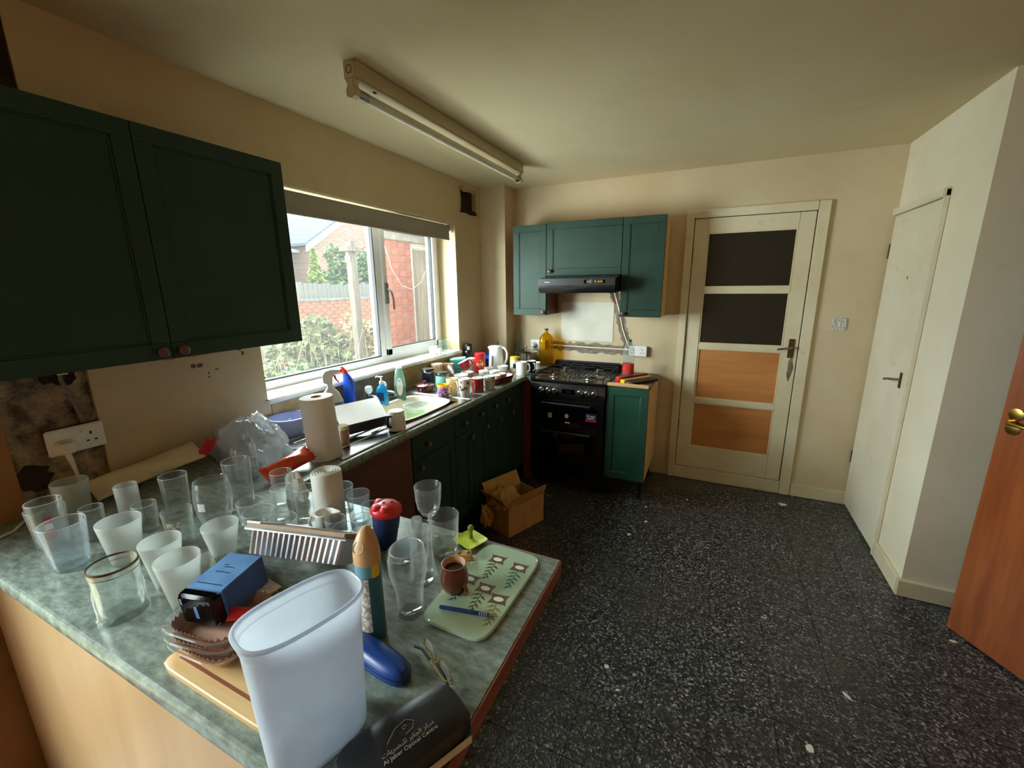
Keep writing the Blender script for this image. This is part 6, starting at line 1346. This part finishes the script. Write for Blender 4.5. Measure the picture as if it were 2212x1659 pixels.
def shrub(name, label, mat, n, centre, rad, size, seed, cone=False, cat='shrub', stem='old_timber'):
    t_ = thing(name, label, cat, (centre[0], centre[1], GZ))
    m = leaves(n, (0, 0, centre[2] - GZ), rad, size, seed, cone, 0.02); f_ = m.build('foliage', mat, t_, smooth=False)
    rnd = random.Random(seed + 1); st = MB()
    for k in range(1 if cone else 6):
        a = rnd.uniform(0, 6.28); r = 0.0 if cone else rad[0] * rnd.uniform(0.1, 0.6)
        st.tube([(0.3 * r * math.cos(a), 0.3 * r * math.sin(a), 0), (r * math.cos(a), r * math.sin(a), (centre[2] - GZ) + rad[2] * (0.6 if cone else 0.3))], [0.03 if cone else 0.012, 0.008], 6)
    st.build('stems', stem, t_); return t_
shrub('conifer', 'lime green conifer behind the garden wall', 'leaf_lime', 5200, (-6.95, 3.93, 1.12), (0.68, 0.68, 1.42), 0.07, 3, True, 'tree')
shrub('garden_tree', 'leafy green bush above the fence', 'leaf_green', 4200, (-7.2, 5.55, 1.75), (0.6, 0.9, 0.95), 0.09, 5, cat='tree')
shrub('bramble', 'pale bramble thicket in front of the brick wall', 'leaf_pale', 5200, (-3.9, 1.05, 0.42), (0.75, 0.85, 0.62), 0.07, 8)
shrub('bramble', 'green bramble nearest the window', 'leaf_green', 3600, (-2.35, -0.45, 0.22), (0.42, 0.62, 0.46), 0.06, 9)
shrub('bramble', 'dry yellowing weeds behind the lamp post', 'straw', 3200, (-3.7, 2.35, 0.55), (0.5, 0.6, 0.65), 0.06, 12)
shrub('bramble', 'low green weeds under the window', 'leaf_pale', 2600, (-1.9, -1.2, 0.1), (0.45, 0.5, 0.36), 0.05, 15)
# tall dry grass stalks
rnd = random.Random(6); m = MB()
for k in range(160):
    x, y = rnd.uniform(-4.4, -1.6), rnd.uniform(-1.4, 2.4); h_ = rnd.uniform(0.6, 1.45); dx, dy = rnd.gauss(0, 0.18), rnd.gauss(0, 0.18)
    if x > -1.75 and y > -0.5: continue
    m.tube([(x, y, GZ), (x + dx * 0.4, y + dy * 0.4, GZ + h_ * 0.6), (x + dx, y + dy, GZ + h_)], [0.004, 0.003, 0.001], 4, caps=False)
g_ = m.build('dry_grass', 'straw'); g_['kind'] = 'stuff'; tag(g_, 'tall dry grass stalks among the brambles', 'grass')
# garden wall with bricks in the part that shows
gw = thing('garden_wall', 'old orange brick garden wall with a coping', 'wall', (-5.6, 0, GZ))
MB().box(-0.24, -0.010, -3, 9, 0, 1.50).build('wall_core', 'mortar', gw, smooth=False)
brk = MB().box(-0.02, 0, 0.005, 0.220, 0.005, 0.070).mesh('brick', 'brick_orange', smooth=False)
for r_ in range(9):
    for c_ in range(16):
        o = bpy.data.objects.new('brick', brk); COL.objects.link(o); o.parent = gw
        o.location = (random.uniform(-0.003, 0.003), 1.7 + c_ * 0.225 + (0.1125 if r_ % 2 else 0), 0.825 + r_ * 0.075)
lo = MB()
for r_ in range(11):
    for c_ in range(16): lo.box(-0.02, 0, 1.705 + c_ * 0.225 + (0.1125 if r_ % 2 else 0), 1.92 + c_ * 0.225 + (0.1125 if r_ % 2 else 0), 0.005 + r_ * 0.075, 0.07 + r_ * 0.075)
lo = lo.build('lower_bricks', 'brick_orange', gw, smooth=False); lo['kind'] = 'stuff'
cp_ = MB().box(-0.02, 0.0, 0.004, 0.221, 0, 0.05).box(-0.26, -0.02, 0.004, 0.221, 0, 0.05).mesh('coping_brick', 'concrete', smooth=False)
for c_ in range(24):
    o = bpy.data.objects.new('coping_brick', cp_); COL.objects.link(o); o.parent = gw; o.location = (0.012, 1.2 + c_ * 0.225, 1.50)
# board fence
fn = thing('board_fence', 'weathered grey board fence above the garden wall', 'fence', (-5.95, 0, GZ))
bd = MB().box(0, 0.018, 0.004, 0.116, 0.6, 1.86).mesh('fence_board', 'grey_timber', smooth=False)
for c_ in range(34):
    o = bpy.data.objects.new('fence_board', bd); COL.objects.link(o); o.parent = fn; o.location = (random.uniform(0, 0.006), 2.6 + c_ * 0.12, random.uniform(-0.03, 0.03))
for z in (0.8, 1.55): MB().box(-0.04, 0, 2.6, 6.7, z, z + 0.07).build('rail', 'grey_timber', fn)
for y in (2.65, 4.5, 6.4): MB().box(-0.13, -0.04, y, y + 0.09, 0, 1.9).build('fence_post', 'grey_timber', fn)
# lamp post
lp = thing('garden_post', 'square timber post with a bare bulb and a cable', 'post', (-2.6, 0.835, GZ))
MB().box(-0.05, 0.05, -0.055, 0.055, 0, 2.24).build('post', 'old_timber', lp, bevel=0.006)
MB().box(-0.08, 0.08, -0.13, 0.08, 2.24, 2.30).box(-0.05, 0.05, -0.04, 0.05, 2.30, 2.38).build('post_cap', 'old_timber', lp, bevel=0.004)
MB().lathe([(0, 0), (0.018, 0.01), (0.034, 0.04), (0.036, 0.06), (0.022, 0.09), (0.014, 0.11), (0.014, 0.13), (0, 0.13)], 18).build('bulb', 'glass_rim', lp, (0.03, -0.10, 2.10))
MB().tube([(0.0, 0.06, 2.27), (0.3, 0.25, 2.24), (0.8, 0.4, 2.22), (1.25, 0.45, 2.44)], 0.012, 6).build('cable', 'old_timber', lp)
# outhouse front: brick pier, plank door, lintel
oh = thing('outhouse', 'red brick outhouse front with a weathered plank door', 'outhouse', (-1.2, 0, GZ))
MB().box(-0.10, -0.008, -0.11, 0.335, 0, 2.25).build('pier_core', 'mortar', oh, smooth=False)
b1 = MB().box(-0.012, 0, 0.005, 0.220, 0.005, 0.070).mesh('brick', 'brick_red', smooth=False); b2 = MB().box(-0.012, 0, 0.005, 0.1075, 0.005, 0.070).mesh('brick', 'brick_red', smooth=False)
for r_ in range(30):
    if r_ % 2: row = [(-0.11, b1), (0.115, b1)]
    else: row = [(-0.11, b2), (0.0025, b1), (0.2275, b2)]
    for y, me in row:
        o = bpy.data.objects.new('brick', me); COL.objects.link(o); o.parent = oh; o.location = (random.uniform(-0.002, 0.003), y, r_ * 0.075)
MB().box(-0.12, 0.015, -0.13, 1.5, 2.25, 2.42).build('lintel', 'concrete', oh, bevel=0.006)
MB().box(-0.08, -0.02, 0.345, 0.395, 0, 2.25).box(-0.08, -0.02, 0.395, 1.2, 2.19, 2.25).build('door_frame', 'bargeboard', oh, bevel=0.004)
for k in range(6): MB().box(-0.062, -0.04, 0.40 + k * 0.13, 0.527 + k * 0.13, 0.03, 2.18).build('plank', 'old_timber', oh, bevel=0.003)
MB().box(-0.10, -0.008, 1.19, 2.2, 0, 2.25).build('side_brickwork', 'house_brick', oh, smooth=False)
MB().tube([(0.01, -0.10, 2.2), (0.02, -0.02, 1.95), (0.02, 0.12, 1.78), (0.02, 0.30, 1.74), (0.0, 0.5, 1.82), (-0.02, 0.62, 1.95)], 0.0022, 6).build('loose_cable', 'white_plastic', oh)
# neighbour's house
nh = thing('neighbour_house', 'brick house with a slate roof and a white gable edge', 'house', (-10, 0, GZ))
MB().prism([(6.55, 0), (13.2, 0), (13.2, 3.10), (9.88, 5.25), (6.55, 3.10)], -4, 0, 'x').build('gable_wall', 'house_brick', nh, smooth=False)
MB().box(-5, -0.9, -2, 6.55, 0, 3.05).build('side_wall', 'house_brick', nh, smooth=False)
nrm = math.hypot(9.88 - 6.3, 5.32 - 2.98)
MB().prism([(6.28, 2.92), (9.88, 5.24), (9.88, 5.46), (6.28, 3.14)], -0.02, 0.06, 'x').build('bargeboard', 'bargeboard', nh, smooth=False)
MB().prism([(13.48, 2.92), (9.88, 5.24), (9.88, 5.46), (13.48, 3.14)], -0.02, 0.06, 'x').build('bargeboard', 'bargeboard', nh, smooth=False)
MB().prism([(6.2, 3.10), (9.88, 5.44), (9.88, 5.52), (6.2, 3.18)], -4, 0.08, 'x').build('gable_roof', 'roof_tile', nh, smooth=False)
rf = MB().add([(-0.7, -2, 3.02), (-0.7, 6.6, 3.02), (-4.2, 6.6, 5.6), (-4.2, -2, 5.6), (-0.7, -2, 2.96), (-0.7, 6.6, 2.96), (-4.2, 6.6, 5.5), (-4.2, -2, 5.5)], [(0, 1, 2, 3), (7, 6, 5, 4), (0, 4, 5, 1), (1, 5, 6, 2), (2, 6, 7, 3), (3, 7, 4, 0)])
rf = rf.build('main_roof', 'roof_tile', nh, smooth=False)
for k in range(22):      # slate courses stand proud, one strip per row
    t0 = k / 22
    MB().prism([(-0.7 - 3.5 * t0 + 0.02, 3.03 + 2.58 * t0 + 0.018), (-0.7 - 3.5 * (t0 + 1 / 22), 3.02 + 2.58 * (t0 + 1 / 22) + 0.006), (-0.7 - 3.5 * t0 + 0.02, 3.02 + 2.58 * t0)], -2, 6.6, 'y').build('slate_course', 'roof_tile', rf, smooth=False)
MB().tube([(-0.62, -2, 2.97), (-0.62, 6.5, 2.97)], 0.06, 8).build('gutter', 'bargeboard', nh)
# things left outside the window
bt_ = thing('garden_bin', 'dark bin with a flat grey lid among the brambles', 'bin', (-5.02, 1.95, GZ))
MB().box(-0.26, 0.26, -0.3, 0.3, 0, 1.08).build('bin_body', 'black_matt', bt_, bevel=0.02); MB().box(-0.29, 0.29, -0.34, 0.34, 1.08, 1.15).build('bin_lid', 'concrete', bt_, bevel=0.02)
ob_ = thing('outdoor_bench', 'low concrete ledge outside the window', 'ledge', (-0.95, -1.75, GZ))
MB().box(-0.30, 0.30, -0.55, 0.55, 0.62, 0.68).build('slab', 'concrete', ob_, bevel=0.01)
for y in (-0.45, 0.45): MB().box(-0.2, 0.2, y - 0.08, y + 0.08, 0, 0.62).build('support', 'house_brick', ob_)
crumple('rubbish_bag', 'bag_grey', (-1.02, -1.95, GZ + 0.68), 0.16, 0.18, 0.26, 31, label='grey bag of rubbish on the ledge outside', cat='bag')
crumple('rubbish_bag', 'orange_pack', (-1.00, -1.62, GZ + 0.68), 0.10, 0.10, 0.22, 33, label='orange bag of rubbish on the ledge outside', cat='bag')
crumple('rubbish_bag', 'blue_plastic', (-0.95, -1.37, GZ + 0.68), 0.09, 0.09, 0.12, 35, label='blue bag of rubbish on the ledge outside', cat='bag')
tr = thing('wire_rack', 'thin white wire frame outside the glass', 'rack', (-0.62, -2.18, GZ + 0.68))
m = MB()
for k in range(3): m.tube([(0, k * 0.07, 0), (0, k * 0.07 - 0.02, 0.62)], 0.004, 6)
for z in (0.22, 0.40): m.tube([(0, 0, z), (0, 0.14, z)], 0.004, 6)
m.build('wires', 'white_plastic', tr)
